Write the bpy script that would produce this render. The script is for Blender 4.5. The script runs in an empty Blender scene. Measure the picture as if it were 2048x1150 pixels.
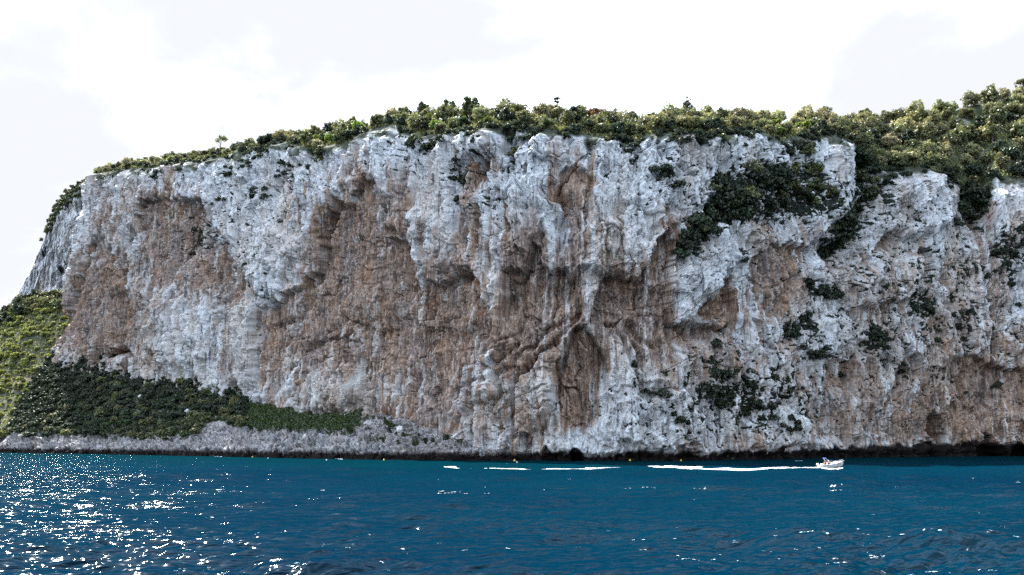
import bpy, math, random
import numpy as np
from mathutils import Vector

random.seed(7)
rng = np.random.default_rng(7)
sc = bpy.context.scene
col = sc.collection
PI = math.pi
R = math.radians

# ------------------------------------------------------------------ camera
CAM_H = 6.0
FPX = 1774.0                       # focal length in pixels of the 2048 px wide photograph
TH = math.atan((882 - 575) / FPX)  # camera pitch: the sea horizon lies at y = 882
cam = bpy.data.cameras.new('camera')
cam.sensor_width = 36.0
cam.lens = 36.0 * FPX / 2048.0
cam.clip_start = 0.5
cam.clip_end = 20000
camo = bpy.data.objects.new('camera', cam)
col.objects.link(camo)
camo.location = (0, 0, CAM_H)
camo.rotation_euler = (PI / 2 + TH, 0, 0)
sc.camera = camo
CT, ST = math.cos(TH), math.sin(TH)


def ae(px, py):
    """photo pixel -> (X/Y, (Z-h)/Y) of its ray"""
    px = np.asarray(px, float); py = np.asarray(py, float)
    xc = (px - 1024) / FPX; yc = -(py - 575) / FPX
    fy = CT - ST * yc
    return xc / fy, (ST + CT * yc) / fy


def to_px(X, Y, Z):
    a = X / Y; e = (Z - CAM_H) / Y
    d = CT + e * ST
    return 1024 + FPX * a / d, 575 - FPX * (e * CT - ST) / d


# ------------------------------------------------------------------ light
SUN_AZ, SUN_EL = -30.0, 52.0       # azimuth clockwise from +Y (left, behind the cliff), elevation
sv = Vector((math.sin(R(SUN_AZ)) * math.cos(R(SUN_EL)), math.cos(R(SUN_AZ)) * math.cos(R(SUN_EL)), math.sin(R(SUN_EL))))
sun = bpy.data.lights.new('sun', 'SUN')
sun.energy = 5.0
sun.angle = R(0.5)
sun.color = (1.0, 0.97, 0.92)
suno = bpy.data.objects.new('sun', sun)
col.objects.link(suno)
suno.rotation_euler = (-sv).to_track_quat('-Z', 'Y').to_euler()
suno.location = (0, 0, 300)

world = bpy.data.worlds.new('World')
sc.world = world
world.use_nodes = True
wn, wl = world.node_tree.nodes, world.node_tree.links
bg = wn['Background']
bg.inputs[1].default_value = 0.13
sky = wn.new('ShaderNodeTexSky')
sky.sky_type = 'NISHITA'
sky.sun_disc = False
sky.sun_elevation = R(SUN_EL)
sky.sun_rotation = R(SUN_AZ)
sky.air_density = 1.0
sky.dust_density = 1.5
tc = wn.new('ShaderNodeTexCoord')
mp = wn.new('ShaderNodeMapping')
mp.inputs['Scale'].default_value = (1.0, 1.0, 2.2)
mp.inputs['Location'].default_value = (2.1, 2.08, 1.97)
wl.new(tc.outputs['Generated'], mp.inputs[0])
cn = wn.new('ShaderNodeTexNoise')
cn.inputs['Scale'].default_value = 1.9
cn.inputs['Detail'].default_value = 7
cn.inputs['Roughness'].default_value = 0.52
cn.inputs['Distortion'].default_value = 0.25
wl.new(mp.outputs[0], cn.inputs['Vector'])
cr = wn.new('ShaderNodeMapRange')
cr.interpolation_type = 'SMOOTHSTEP'
cr.inputs[1].default_value = 0.40
cr.inputs[2].default_value = 0.74
cr.inputs[3].default_value = 0.0
cr.inputs[4].default_value = 1.0
wl.new(cn.outputs['Fac'], cr.inputs[0])
cm = wn.new('ShaderNodeMix'); cm.data_type = 'RGBA'
cm.inputs['B'].default_value = (11.4, 13.1, 16.3, 1)
# the cloud thins out away from the sun: clear blue sky behind the viewer
gr = wn.new('ShaderNodeMapRange'); gr.interpolation_type = 'SMOOTHSTEP'
gr.inputs[1].default_value = -0.35; gr.inputs[2].default_value = 0.45; gr.inputs[3].default_value = 0.12; gr.inputs[4].default_value = 1.0
dt = wn.new('ShaderNodeVectorMath'); dt.operation = 'DOT_PRODUCT'; dt.inputs[1].default_value = (-0.15, 0.55, 0.95)
wl.new(tc.outputs['Generated'], dt.inputs[0])
wl.new(dt.outputs['Value'], gr.inputs[0])
gm = wn.new('ShaderNodeMath'); gm.operation = 'MULTIPLY'
wl.new(cr.outputs[0], gm.inputs[0]); wl.new(gr.outputs[0], gm.inputs[1])
wl.new(gm.outputs[0], cm.inputs['Factor'])
# thin veil between the clouds: the clear sky is held just under white
sk = wn.new('ShaderNodeMix'); sk.data_type = 'RGBA'; sk.blend_type = 'DARKEN'; sk.inputs['Factor'].default_value = 1
sk.inputs['B'].default_value = (1.84, 1.88, 1.97, 1)
wl.new(sky.outputs[0], sk.inputs['A'])
wl.new(sk.outputs['Result'], cm.inputs['A'])
wl.new(cm.outputs['Result'], bg.inputs[0])

sc.view_settings.view_transform = 'Standard'
sc.view_settings.look = 'None'
sc.view_settings.gamma = 1.0
sc.view_settings.use_curve_mapping = False
sc.view_settings.exposure = 1.95
sc.render.engine = 'CYCLES'
cy = sc.cycles
cy.max_bounces = 6
cy.diffuse_bounces = 3
cy.glossy_bounces = 3
cy.transmission_bounces = 4
cy.use_denoising = False
cy.sample_clamp_indirect = 6.0

# ------------------------------------------------------------------ numpy noise
PERM = rng.permutation(4096).astype(np.int32)
PERM2 = np.concatenate([PERM, PERM, PERM])
GA = rng.random(4096) * 2 * PI
GX, GY = np.cos(GA).astype(np.float32), np.sin(GA).astype(np.float32)
RND = rng.random(4096).astype(np.float32)


def hsh(i, j, seed):
    return PERM2[(PERM2[(i + seed * 131) & 4095] + j) & 4095]


def gn(x, y, seed=0):
    x = x.astype(np.float32); y = y.astype(np.float32)
    xi = np.floor(x).astype(np.int32); yi = np.floor(y).astype(np.int32)
    xf = x - xi; yf = y - yi
    u = xf * xf * xf * (xf * (xf * 6 - 15) + 10)
    v = yf * yf * yf * (yf * (yf * 6 - 15) + 10)

    def g(di, dj):
        h = hsh(xi + di, yi + dj, seed)
        return GX[h] * (xf - di) + GY[h] * (yf - dj)
    a = g(0, 0); b = g(1, 0); c = g(0, 1); d = g(1, 1)
    return ((a + u * (b - a)) * (1 - v) + (c + u * (d - c)) * v) * 1.5


def fbm(x, y, octs=4, seed=0, gain=0.5, ridged=False):
    t = 0; amp = 1.0; f = 1.0; tot = 0
    for o in range(octs):
        n = gn(x * f + 13.7 * o, y * f - 7.3 * o, seed + o)
        if ridged:
            n = 1 - 2 * np.abs(n)
        t = t + amp * n; tot += amp
        amp *= gain; f *= 2.03
    return t / tot


def worley(x, y, seed=0):
    x = x.astype(np.float32); y = y.astype(np.float32)
    xi = np.floor(x).astype(np.int32); yi = np.floor(y).astype(np.int32)
    f1 = np.full(x.shape, 9.0, np.float32); f2 = f1.copy(); cid = np.zeros(x.shape, np.int32)
    dx1 = np.zeros(x.shape, np.float32); dy1 = dx1.copy()
    for di in (-1, 0, 1):
        for dj in (-1, 0, 1):
            h = hsh(xi + di, yi + dj, seed)
            ddx = xi + di + 0.1 + 0.8 * RND[h] - x
            ddy = yi + dj + 0.1 + 0.8 * RND[(h + 1777) & 4095] - y
            d = ddx * ddx + ddy * ddy
            m = d < f1
            f2 = np.where(m, f1, np.minimum(f2, d))
            f1 = np.where(m, d, f1)
            cid = np.where(m, h, cid); dx1 = np.where(m, ddx, dx1); dy1 = np.where(m, ddy, dy1)
    return np.sqrt(f1), np.sqrt(f2), cid, dx1, dy1


def sst(a, b, x):
    t = np.clip((x - a) / (b - a), 0, 1)
    return t * t * (3 - 2 * t)


def ip(x, pts):
    p = np.array(pts, float)
    return np.interp(x, p[:, 0], p[:, 1])


# ------------------------------------------------------------------ object helpers
def tag(o, label=None, cat=None, group=None, kind=None):
    if label: o['label'] = label
    if cat: o['category'] = cat
    if group: o['group'] = group
    if kind: o['kind'] = kind
    return o


def mesh_np(name, V, F, mat=None, smooth=True, attrs=None):
    """V (n,3), F (m,4) or (m,3) -> mesh data"""
    V = np.ascontiguousarray(V, np.float32); F = np.ascontiguousarray(F, np.int32)
    me = bpy.data.meshes.new(name)
    k = F.shape[1]
    me.vertices.add(len(V)); me.vertices.foreach_set('co', V.ravel())
    me.loops.add(F.size); me.loops.foreach_set('vertex_index', F.ravel())
    me.polygons.add(len(F))
    me.polygons.foreach_set('loop_start', np.arange(len(F), dtype=np.int32) * k)
    me.update(calc_edges=True)
    if smooth:
        me.polygons.foreach_set('use_smooth', np.ones(len(F), dtype=bool))
    for an, av in (attrs or {}).items():
        at = me.attributes.new(an, 'FLOAT', 'POINT')
        at.data.foreach_set('value', np.ascontiguousarray(av, np.float32).ravel())
    if mat: me.materials.append(mat)
    return me


def link(name, me, parent=None):
    o = bpy.data.objects.new(name, me)
    col.objects.link(o)
    if parent: o.parent = parent
    return o


def grid_faces(n, m):
    i = np.arange(n - 1)[:, None] * m + np.arange(m - 1)[None, :]
    return np.stack([i, i + m, i + m + 1, i + 1], -1).reshape(-1, 4)


def empty(name, loc):
    o = bpy.data.objects.new(name, None)
    o.location = loc
    col.objects.link(o)
    return o


# ------------------------------------------------------------------ materials
def newmat(name):
    m = bpy.data.materials.new(name); m.use_nodes = True
    nt = m.node_tree
    return m, nt.nodes, nt.links, nt.nodes['Principled BSDF']


def plain(name, rgb, rough=0.5, **kw):
    m, n, l, b = newmat(name)
    b.inputs['Base Color'].default_value = (*rgb, 1)
    b.inputs['Roughness'].default_value = rough
    nz = n.new('ShaderNodeTexNoise'); nz.inputs['Scale'].default_value = 6
    rp = n.new('ShaderNodeMapRange'); rp.inputs[3].default_value = 0.85; rp.inputs[4].default_value = 1.1
    mx = n.new('ShaderNodeMix'); mx.data_type = 'RGBA'; mx.blend_type = 'MULTIPLY'; mx.inputs['Factor'].default_value = 1
    mx.inputs['A'].default_value = (*rgb, 1)
    l.new(nz.outputs['Fac'], rp.inputs[0]); l.new(rp.outputs[0], mx.inputs['B']); l.new(mx.outputs['Result'], b.inputs['Base Color'])
    return m


def mixc(n, l, fac, a, b, mode='MIX'):
    mx = n.new('ShaderNodeMix'); mx.data_type = 'RGBA'; mx.blend_type = mode
    for s, v in (('Factor', fac), ('A', a), ('B', b)):
        if hasattr(v, 'links'): l.new(v, mx.inputs[s])
        elif isinstance(v, (int, float)): mx.inputs[s].default_value = v if s == 'Factor' else (v, v, v, 1)
        else: mx.inputs[s].default_value = (*v, 1)
    return mx.outputs['Result']


def rock_material():
    m, n, l, b = newmat('limestone')
    b.inputs['Roughness'].default_value = 0.95
    b.inputs['Specular IOR Level'].default_value = 0.1

    def attr(a):
        t = n.new('ShaderNodeAttribute'); t.attribute_name = a
        return t.outputs['Fac']
    tc = n.new('ShaderNodeTexCoord')

    def noise(scale, detail, sx=1, sy=1, sz=1, dist=0.0):
        mp = n.new('ShaderNodeMapping'); mp.inputs['Scale'].default_value = (sx, sy, sz)
        l.new(tc.outputs['Object'], mp.inputs[0])
        t = n.new('ShaderNodeTexNoise'); t.inputs['Scale'].default_value = scale; t.inputs['Detail'].default_value = detail
        t.inputs['Roughness'].default_value = 0.6; t.inputs['Distortion'].default_value = dist
        l.new(mp.outputs[0], t.inputs['Vector'])
        return t.outputs['Fac']

    def rng_(x, a, b_, c=0.0, d=1.0):
        r = n.new('ShaderNodeMapRange'); r.interpolation_type = 'SMOOTHSTEP'
        for k, v in zip((1, 2, 3, 4), (a, b_, c, d)): r.inputs[k].default_value = v
        l.new(x, r.inputs[0])
        return r.outputs[0]

    def math_(op, a, b_):
        t = n.new('ShaderNodeMath'); t.operation = op
        for k, v in enumerate((a, b_)):
            if hasattr(v, 'links'): l.new(v, t.inputs[k])
            else: t.inputs[k].default_value = v
        return t.outputs[0]
    fine = noise(0.9, 7)
    speck = noise(2.0, 3, 1, 1, .6)
    streak = noise(0.5, 5, 1, 1, 0.07, 0.3)
    streak2 = noise(1.6, 3, 1, 1, 0.05, 0.2)
    big = noise(0.06, 4)
    med = noise(0.16, 5, 1, 1, .5)
    white = mixc(n, l, rng_(fine, 0.32, 0.62), (0.47, 0.475, 0.50), (0.78, 0.785, 0.80))
    white = mixc(n, l, rng_(med, .5, .72, 0, .75), white, (0.34, 0.345, 0.375))
    white = mixc(n, l, math_('MULTIPLY', attr('grey'), rng_(streak2, .40, .62, .0, .85)), white, (0.22, 0.225, 0.26))
    cream = mixc(n, l, rng_(streak2, 0.35, 0.65), (0.42, 0.31, 0.235), (0.68, 0.58, 0.50))
    white = mixc(n, l, attr('cream'), white, cream)
    br = mixc(n, l, rng_(streak, 0.3, 0.7), (0.105, 0.059, 0.042), (0.37, 0.245, 0.178))
    br = mixc(n, l, rng_(big, 0.45, 0.65, 0, 0.6), br, (0.39, 0.23, 0.145))
    br = mixc(n, l, math_('MULTIPLY', attr('grey'), 0.7), br, (0.17, 0.16, 0.175))
    br = mixc(n, l, rng_(streak2, .48, .66, 0, .8), br, (0.52, 0.44, 0.39))
    bf = math_('ADD', attr('brown'), math_('MULTIPLY', math_('SUBTRACT', streak, 0.5), 0.8))
    bf = math_('ADD', bf, math_('MULTIPLY', math_('SUBTRACT', fine, 0.5), 0.5))
    base = mixc(n, l, rng_(bf, 0.16, 0.66), white, br)
    base = mixc(n, l, math_('MULTIPLY', attr('drip'), rng_(streak2, .36, .56, .25, .95)), base, mixc(n, l, rng_(fine, .35, .65), (0.50, 0.47, 0.455), (0.68, 0.66, 0.65)))
    ink = noise(0.75, 5, 1, 1, .045, .25)
    base = mixc(n, l, rng_(ink, .54, .66, 0, .85), base, (0.10, 0.090, 0.092))
    base = mixc(n, l, rng_(speck, .62, .70, 0, .4), base, (0.085, 0.085, 0.09))
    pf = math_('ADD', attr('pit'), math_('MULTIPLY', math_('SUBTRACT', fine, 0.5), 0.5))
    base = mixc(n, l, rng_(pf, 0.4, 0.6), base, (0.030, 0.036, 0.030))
    base = mixc(n, l, attr('weather'), base, mixc(n, l, rng_(fine, .35, .65), (0.10, 0.095, 0.11), (0.30, 0.285, 0.305)))
    base = mixc(n, l, attr('soil'), base, (0.045, 0.055, 0.028))
    base = mixc(n, l, attr('wet'), base, (0.018, 0.014, 0.014))
    l.new(base, b.inputs['Base Color'])
    bp = n.new('ShaderNodeBump'); bp.inputs['Strength'].default_value = 0.6; bp.inputs['Distance'].default_value = 0.4
    l.new(noise(1.8, 6, 1, 1, 0.6), bp.inputs['Height'])
    l.new(bp.outputs[0], b.inputs['Normal'])
    return m


def leaf_material(name, rgb, var=0.5, trans=0.28):
    m, n, l, b = newmat(name)
    n.remove(b)
    out = n['Material Output']
    oi = n.new('ShaderNodeObjectInfo')
    ge = n.new('ShaderNodeNewGeometry')
    hs = n.new('ShaderNodeHueSaturation')
    hs.inputs['Color'].default_value = (*rgb, 1)
    h = n.new('ShaderNodeMapRange'); h.inputs[3].default_value = 0.47; h.inputs[4].default_value = 0.53
    l.new(oi.outputs['Random'], h.inputs[0]); l.new(h.outputs[0], hs.inputs['Hue'])
    v = n.new('ShaderNodeMapRange'); v.inputs[3].default_value = 1 - var; v.inputs[4].default_value = 1 + var
    l.new(ge.outputs['Random Per Island'], v.inputs[0])
    rnd2 = n.new('ShaderNodeTexWhiteNoise'); rnd2.noise_dimensions = '1D'
    l.new(oi.outputs['Random'], rnd2.inputs['W'])
    v2 = n.new('ShaderNodeMapRange'); v2.inputs[3].default_value = 0.65; v2.inputs[4].default_value = 1.45
    l.new(rnd2.outputs['Value'], v2.inputs[0])
    mm = n.new('ShaderNodeMath'); mm.operation = 'MULTIPLY'
    l.new(v.outputs[0], mm.inputs[0]); l.new(v2.outputs[0], mm.inputs[1]); l.new(mm.outputs[0], hs.inputs['Value'])
    d = n.new('ShaderNodeBsdfDiffuse'); t = n.new('ShaderNodeBsdfTranslucent'); g = n.new('ShaderNodeBsdfGlossy')
    g.inputs['Roughness'].default_value = 0.45
    l.new(hs.outputs[0], d.inputs[0])
    tcx = mixc(n, l, 1.0, hs.outputs[0], (1.15, 1.15, 0.72), 'MULTIPLY')
    l.new(tcx, t.inputs[0])
    m1 = n.new('ShaderNodeMixShader'); m1.inputs[0].default_value = trans
    l.new(d.outputs[0], m1.inputs[1]); l.new(t.outputs[0], m1.inputs[2])
    m2 = n.new('ShaderNodeMixShader'); m2.inputs[0].default_value = 0.05
    g.inputs[0].default_value = (0.8, 0.8, 0.75, 1)
    l.new(m1.outputs[0], m2.inputs[1]); l.new(g.outputs[0], m2.inputs[2])
    l.new(m2.outputs[0], out.inputs[0])
    return m


M_ROCK = rock_material()
M_OAK = leaf_material('oak_leaf', (0.122, 0.130, 0.056))
M_PALE = leaf_material('olive_leaf', (0.235, 0.225, 0.118))
M_LIME = leaf_material('fresh_leaf', (0.135, 0.185, 0.035), trans=0.45)
M_DARK = leaf_material('dark_leaf', (0.026, 0.040, 0.020))
M_RUST = leaf_material('rust_leaf', (0.21, 0.13, 0.06))
M_SCRUB = leaf_material('scrub_leaf', (0.140, 0.152, 0.044), trans=0.4)
M_GRASS = leaf_material('grass_blade', (0.048, 0.078, 0.020), trans=0.4)
M_BARK = plain('bark', (0.13, 0.10, 0.08), 0.9)

# ------------------------------------------------------------------ the lie of the land (curves in photo pixels)
SHORE = [(-120, 904), (0, 905), (250, 909), (500, 914), (750, 919), (1000, 921.5), (1300, 921), (1500, 918.5), (1700, 914.5), (1900, 912.5), (2048, 912), (2300, 911)]
RIM = [(150, 362), (185, 358), (230, 345), (300, 335), (380, 325), (450, 315), (520, 300), (560, 293), (600, 300), (640, 310), (700, 290), (740, 268), (780, 258),
       (830, 275), (880, 280), (930, 270), (980, 262), (1050, 265), (1130, 270), (1200, 285), (1260, 290), (1320, 275), (1380, 270), (1450, 275), (1500, 262),
       (1560, 290), (1620, 280), (1680, 275), (1720, 330), (1780, 350), (1850, 340), (1920, 380), (1960, 420), (1990, 360), (2048, 370), (2200, 360)]
RIM = [(x, y - (9 if x > 500 else 4)) for x, y in RIM]
SKYG = [(150, 356), (185, 350), (240, 336), (300, 328), (340, 318), (440, 312), (500, 300), (560, 288), (640, 272), (720, 262), (780, 254), (850, 240), (1000, 234), (1100, 229),
        (1160, 233), (1260, 250), (1310, 249), (1460, 243), (1600, 248), (1720, 250), (1800, 244), (1870, 232), (1920, 218), (1960, 203), (2048, 192), (2200, 180)]
# main cliff foot: (pixel x of the foot, Y metres, pixel x of the rim above it)
FOOT = [(260, 640, 420), (200, 640, 350), (140, 600, 250), (100, 560, 200), (91, 534, 186), (104, 523, 200), (140, 510, 224), (200, 489, 262), (300, 462, 335), (480, 402, 490), (600, 368, 602), (700, 344, 700),
        (800, 321, 800), (900, 302, 900), (1000, 285, 1000), (1100, 279, 1100), (1300, 279, 1300), (1500, 296, 1500), (1700, 334, 1700), (1900, 358, 1900), (2048, 363, 2048), (2250, 368, 2250)]
BACK = [(150, 45), (500, 35), (1000, 34), (1300, 32), (1600, 36), (1750, 60), (1900, 75), (2200, 85)]
SETB = [(100, 20), (400, 22), (700, 18), (1000, 14), (1300, 14), (1600, 22), (1800, 26), (2200, 26)]


def shoreY(px):
    a, e = ae(px, ip(px, SHORE))
    return -CAM_H / e


# ------------------------------------------------------------------ cliff: authored features (photo pixels)
RECESS = [  # top edge, bottom edge, depth (m)
    ([(515, 600), (545, 608), (575, 600), (600, 575), (640, 545), (655, 470), (665, 420), (690, 400), (715, 410), (730, 370), (750, 355), (768, 370), (775, 430), (790, 470), (830, 490), (850, 520), (870, 560), (900, 565), (920, 545), (945, 535), (965, 545), (985, 600), (1005, 650)],
     [(515, 610), (530, 760), (560, 790), (600, 775), (640, 745), (700, 735), (750, 770), (800, 830), (870, 850), (940, 820), (1005, 700)], 5.5),
    ([(285, 470), (292, 410), (310, 400), (340, 398), (400, 395), (425, 420), (430, 450)], [(285, 480), (300, 560), (340, 590), (380, 560), (430, 460)], 5),
    ([(130, 640), (180, 520), (215, 470), (240, 500), (260, 560), (285, 640)], [(130, 700), (180, 715), (230, 725), (270, 715), (285, 690)], 4),
    ([(425, 500), (438, 468), (450, 475), (480, 510), (520, 560)], [(425, 520), (440, 600), (470, 640), (500, 620), (520, 580)], 4),
    ([(1005, 545), (1025, 540), (1045, 548), (1070, 490), (1080, 500), (1095, 545), (1120, 540), (1150, 560), (1165, 600), (1180, 630)], [(1005, 700), (1040, 720), (1080, 700), (1130, 650), (1180, 640)], 6),
    ([(1180, 640), (1200, 560), (1212, 550), (1250, 560), (1262, 565), (1285, 530), (1300, 480), (1320, 465), (1330, 520), (1335, 600), (1350, 650), (1390, 650), (1450, 650)], [(1180, 650), (1210, 650), (1240, 640), (1290, 720), (1340, 720), (1400, 690), (1450, 665)], 6),
    ([(1362, 650), (1385, 620), (1402, 598), (1415, 605), (1430, 570), (1440, 555), (1452, 570), (1460, 640)], [(1362, 655), (1400, 662), (1460, 655)], 5),
    ([(1490, 520), (1540, 480), (1600, 490), (1640, 475)], [(1490, 560), (1515, 640), (1530, 645), (1560, 590), (1600, 530), (1640, 480)], 3.5),
    ([(955, 330), (975, 316), (1000, 325)], [(955, 335), (965, 375), (985, 370), (1000, 330)], 5),
    ([(1115, 350), (1130, 330), (1150, 340), (1190, 370)], [(1115, 400), (1130, 480), (1170, 480), (1190, 400)], 2),
    ([(222, 716), (245, 690), (265, 686), (288, 706)], [(222, 722), (288, 719)], 12),
    ([(1818, 505), (1835, 496), (1848, 510), (1854, 560)], [(1818, 510), (1835, 540), (1845, 578), (1854, 578)], 9),
    ([(1846, 832), (1858, 812), (1868, 830), (1882, 870)], [(1846, 850), (1856, 898), (1882, 902)], 9),
    ([(1942, 903), (1960, 872), (1975, 868), (2000, 888), (2014, 906)], [(1942, 922), (2014, 922)], 12),
    ([(2014, 906), (2030, 885), (2060, 885), (2080, 905)], [(2014, 922), (2080, 922)], 12),
    ([(1138, 908), (1150, 894), (1166, 908)], [(1138, 926), (1166, 926)], 7),
    ([(1085, 908), (1095, 896), (1106, 908)], [(1085, 926), (1106, 926)], 6),
    ([(1880, 720), (1930, 705), (1970, 720), (2048, 740), (2110, 740)], [(1880, 740), (1940, 880), (2048, 900), (2110, 890)], 4.5),
    ([(1640, 745), (1660, 715), (1690, 715), (1700, 735)], [(1640, 750), (1660, 800), (1680, 800), (1700, 740)], 3.5),
    ([(1730, 505), (1750, 470), (1790, 450), (1810, 470)], [(1730, 508), (1770, 512), (1810, 480)], 3.5),
    ([(1110, 805), (1130, 700), (1150, 655), (1180, 650), (1205, 700), (1218, 760)], [(1110, 812), (1130, 880), (1180, 890), (1218, 800)], 5),
    ([(920, 548), (940, 535), (962, 545)], [(920, 560), (940, 580), (962, 560)], 3),
    ([(610, 700), (640, 690), (690, 670), (740, 690)], [(610, 705), (680, 690), (740, 695)], 3),
    ([(700, 640), (760, 655), (800, 645)], [(700, 645), (760, 690), (800, 650)], 2.5),
    ([(1620, 545), (1660, 525), (1690, 540)], [(1620, 550), (1690, 548)], 3),
]
FLAKES = [  # outline, thickness (m), edge width (px)
    ([(1165, 635), (1120, 690), (1070, 735), (1036, 775), (1045, 885), (1085, 870), (1110, 800), (1130, 720)], 4.5, 14),
    ([(1215, 640), (1200, 700), (1215, 800), (1225, 890), (1290, 890), (1260, 760), (1235, 680)], 4, 22),
    ([(920, 790), (950, 740), (1000, 700), (1040, 670), (1000, 740), (1010, 800), (950, 840), (925, 840)], 3.5, 14),
    ([(950, 300), (965, 270), (1000, 262), (1020, 290), (1005, 325), (975, 316), (955, 330)], 4, 12),
    ([(440, 455), (500, 440), (600, 470), (640, 470), (600, 560), (560, 605), (540, 600), (510, 560), (490, 510)], 4, 22),
    ([(1640, 290), (1690, 280), (1700, 330), (1690, 390), (1650, 460), (1620, 420)], 6, 22),
    ([(1740, 400), (1800, 355), (1870, 345), (1900, 400), (1890, 450), (1830, 480), (1760, 490), (1720, 470)], 6, 30),
    ([(1690, 570), (1740, 520), (1820, 510), (1840, 590), (1760, 610), (1700, 620)], 4.5, 16),
    ([(1600, 640), (1650, 615), (1690, 640), (1690, 690), (1640, 720), (1600, 700)], 4.5, 20),
    ([(320, 600), (400, 590), (440, 700), (430, 760), (360, 740), (310, 700)], 4, 20),
    ([(480, 620), (520, 600), (535, 700), (530, 780), (470, 770)], 3, 16),
    ([(600, 770), (650, 745), (720, 730), (740, 800), (700, 830), (620, 830)], 3, 14),
    ([(1360, 470), (1440, 440), (1480, 520), (1440, 560), (1400, 610), (1350, 560)], 4, 20),
    ([(1130, 480), (1200, 450), (1265, 460), (1260, 550), (1200, 560), (1150, 540)], 3.5, 16),
    ([(1040, 290), (1090, 270), (1120, 300), (1110, 420), (1060, 520), (1030, 500)], 3.5, 16),
    ([(1960, 400), (2010, 370), (2060, 390), (2060, 480), (2000, 500), (1960, 460)], 5, 22),
    ([(1480, 840), (1560, 810), (1620, 850), (1640, 900), (1480, 900)], 3, 20),
    ([(1280, 800), (1340, 770), (1400, 840), (1380, 900), (1290, 900)], 3, 20),
    ([(780, 265), (820, 290), (830, 380), (800, 430), (770, 360), (740, 300)], 3.5, 14),
]
GULLY = [  # polyline, width (px), depth (m)
    ([(960, 325), (935, 345), (912, 400)], 14, 5), ([(1722, 330), (1715, 420), (1690, 500), (1660, 505)], 20, 8),
    ([(1935, 380), (1950, 445)], 18, 7), ([(1645, 465), (1600, 540), (1525, 640)], 9, 4), ([(632, 295), (612, 335)], 12, 4),
    ([(170, 560), (110, 720)], 10, 3), ([(1020, 300), (1008, 262)], 12, 5), ([(1600, 330), (1560, 440), (1530, 450)], 26, 4),
    ([(1440, 340), (1420, 440), (1360, 510)], 24, 4), ([(1160, 630), (1110, 660), (1010, 760), (925, 790)], 5, 2.5),
    ([(270, 480), (262, 600), (250, 690)], 12, 5), ([(640, 560), (600, 640), (560, 660)], 8, 3), ([(1380, 480), (1330, 420), (1290, 480)], 6, 1.5),
    ([(410, 430), (395, 510)], 18, 4), ([(1850, 560), (1890, 640), (1920, 700)], 7, 3), ([(1300, 700), (1250, 640), (1290, 760)], 6, 3),
    ([(880, 280), (850, 310), (845, 420)], 8, 2.5), ([(700, 300), (690, 400), (660, 450)], 9, 3),
]
GULLY += [(p, w, dep) for p, w, dep in [
    ([(1162, 632), (1118, 690), (1066, 736), (1034, 778), (1040, 880)], 5, 3.2), ([(1088, 872), (1112, 800), (1133, 718), (1166, 645)], 5, 3), ([(440, 452), (490, 512), (512, 566), (546, 608)], 5, 3.2),
    ([(705, 640), (640, 692), (600, 764)], 5, 2.6), ([(1742, 500), (1690, 562)], 4, 2.5), ([(1294, 800), (1262, 730), (1232, 650), (1212, 640)], 6, 3.2), ([(285, 560), (300, 415), (335, 398)], 5, 2.6), ([(826, 488), (872, 562)], 4, 2.2),
    ([(920, 832), (922, 790), (952, 738), (1042, 668)], 4, 2.4), ([(1010, 800), (1000, 740), (1042, 700)], 4, 2.2), ([(1880, 560), (1905, 640), (1930, 700), (1925, 800)], 6, 3), ([(1960, 560), (1985, 690), (1980, 800)], 5, 2.6), ([(1755, 620), (1800, 720), (1830, 800)], 5, 2.5),
    ([(520, 590), (530, 700), (528, 780)], 6, 2.6), ([(400, 620), (415, 690), (405, 740)], 8, 3), ([(265, 480), (262, 560), (270, 640)], 8, 3.4), ([(178, 380), (182, 470), (168, 560), (130, 660)], 8, 3.4), ([(225, 380), (240, 470), (238, 560)], 6, 2.2),
    ([(560, 300), (545, 345), (500, 370)], 8, 2.5), ([(770, 360), (776, 440), (832, 492)], 5, 2.4), ([(640, 560), (655, 470), (690, 400)], 6, 2.4), ([(1330, 460), (1340, 560), (1352, 650)], 5, 2.2), ([(1130, 340), (1128, 430), (1120, 500)], 5, 2),
    ([(1660, 560), (1690, 640), (1700, 720)], 6, 2.6), ([(1490, 480), (1500, 560), (1520, 640)], 5, 2.2)]]
BROWN = [  # cx, cy, rx, ry, strength
    (780, 660, 250, 200, 1.0), (700, 460, 55, 90, .8), (745, 370, 25, 40, .8), (1080, 660, 130, 150, 1.0), (1150, 780, 60, 110, .8), (345, 480, 70, 90, .8), (200, 620, 90, 110, .85),
    (470, 560, 50, 80, .8), (1280, 600, 80, 110, .95), (1320, 500, 24, 60, .9), (1430, 620, 40, 40, 1.0), (1550, 570, 60, 90, .8), (1150, 410, 40, 90, .6), (965, 450, 14, 110, .75), (945, 570, 30, 40, .9),
    (1960, 810, 150, 100, .85), (1780, 850, 120, 60, .6), (1640, 850, 90, 50, .45), (1680, 760, 40, 60, .6), (1420, 720, 120, 60, .5), (1780, 560, 60, 40, .35), (900, 820, 140, 60, .7),
    (975, 345, 24, 28, .9), (230, 450, 30, 90, .5), (330, 640, 40, 60, .4), (1600, 770, 60, 90, .4), (1900, 600, 60, 60, .35), (1060, 510, 12, 40, .8), (1395, 900, 120, 20, .35),
    (860, 380, 16, 60, .35), (1225, 600, 40, 60, .9), (1150, 345, 12, 60, .5), (1000, 470, 14, 60, .4), (640, 640, 90, 130, .6),
]
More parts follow.
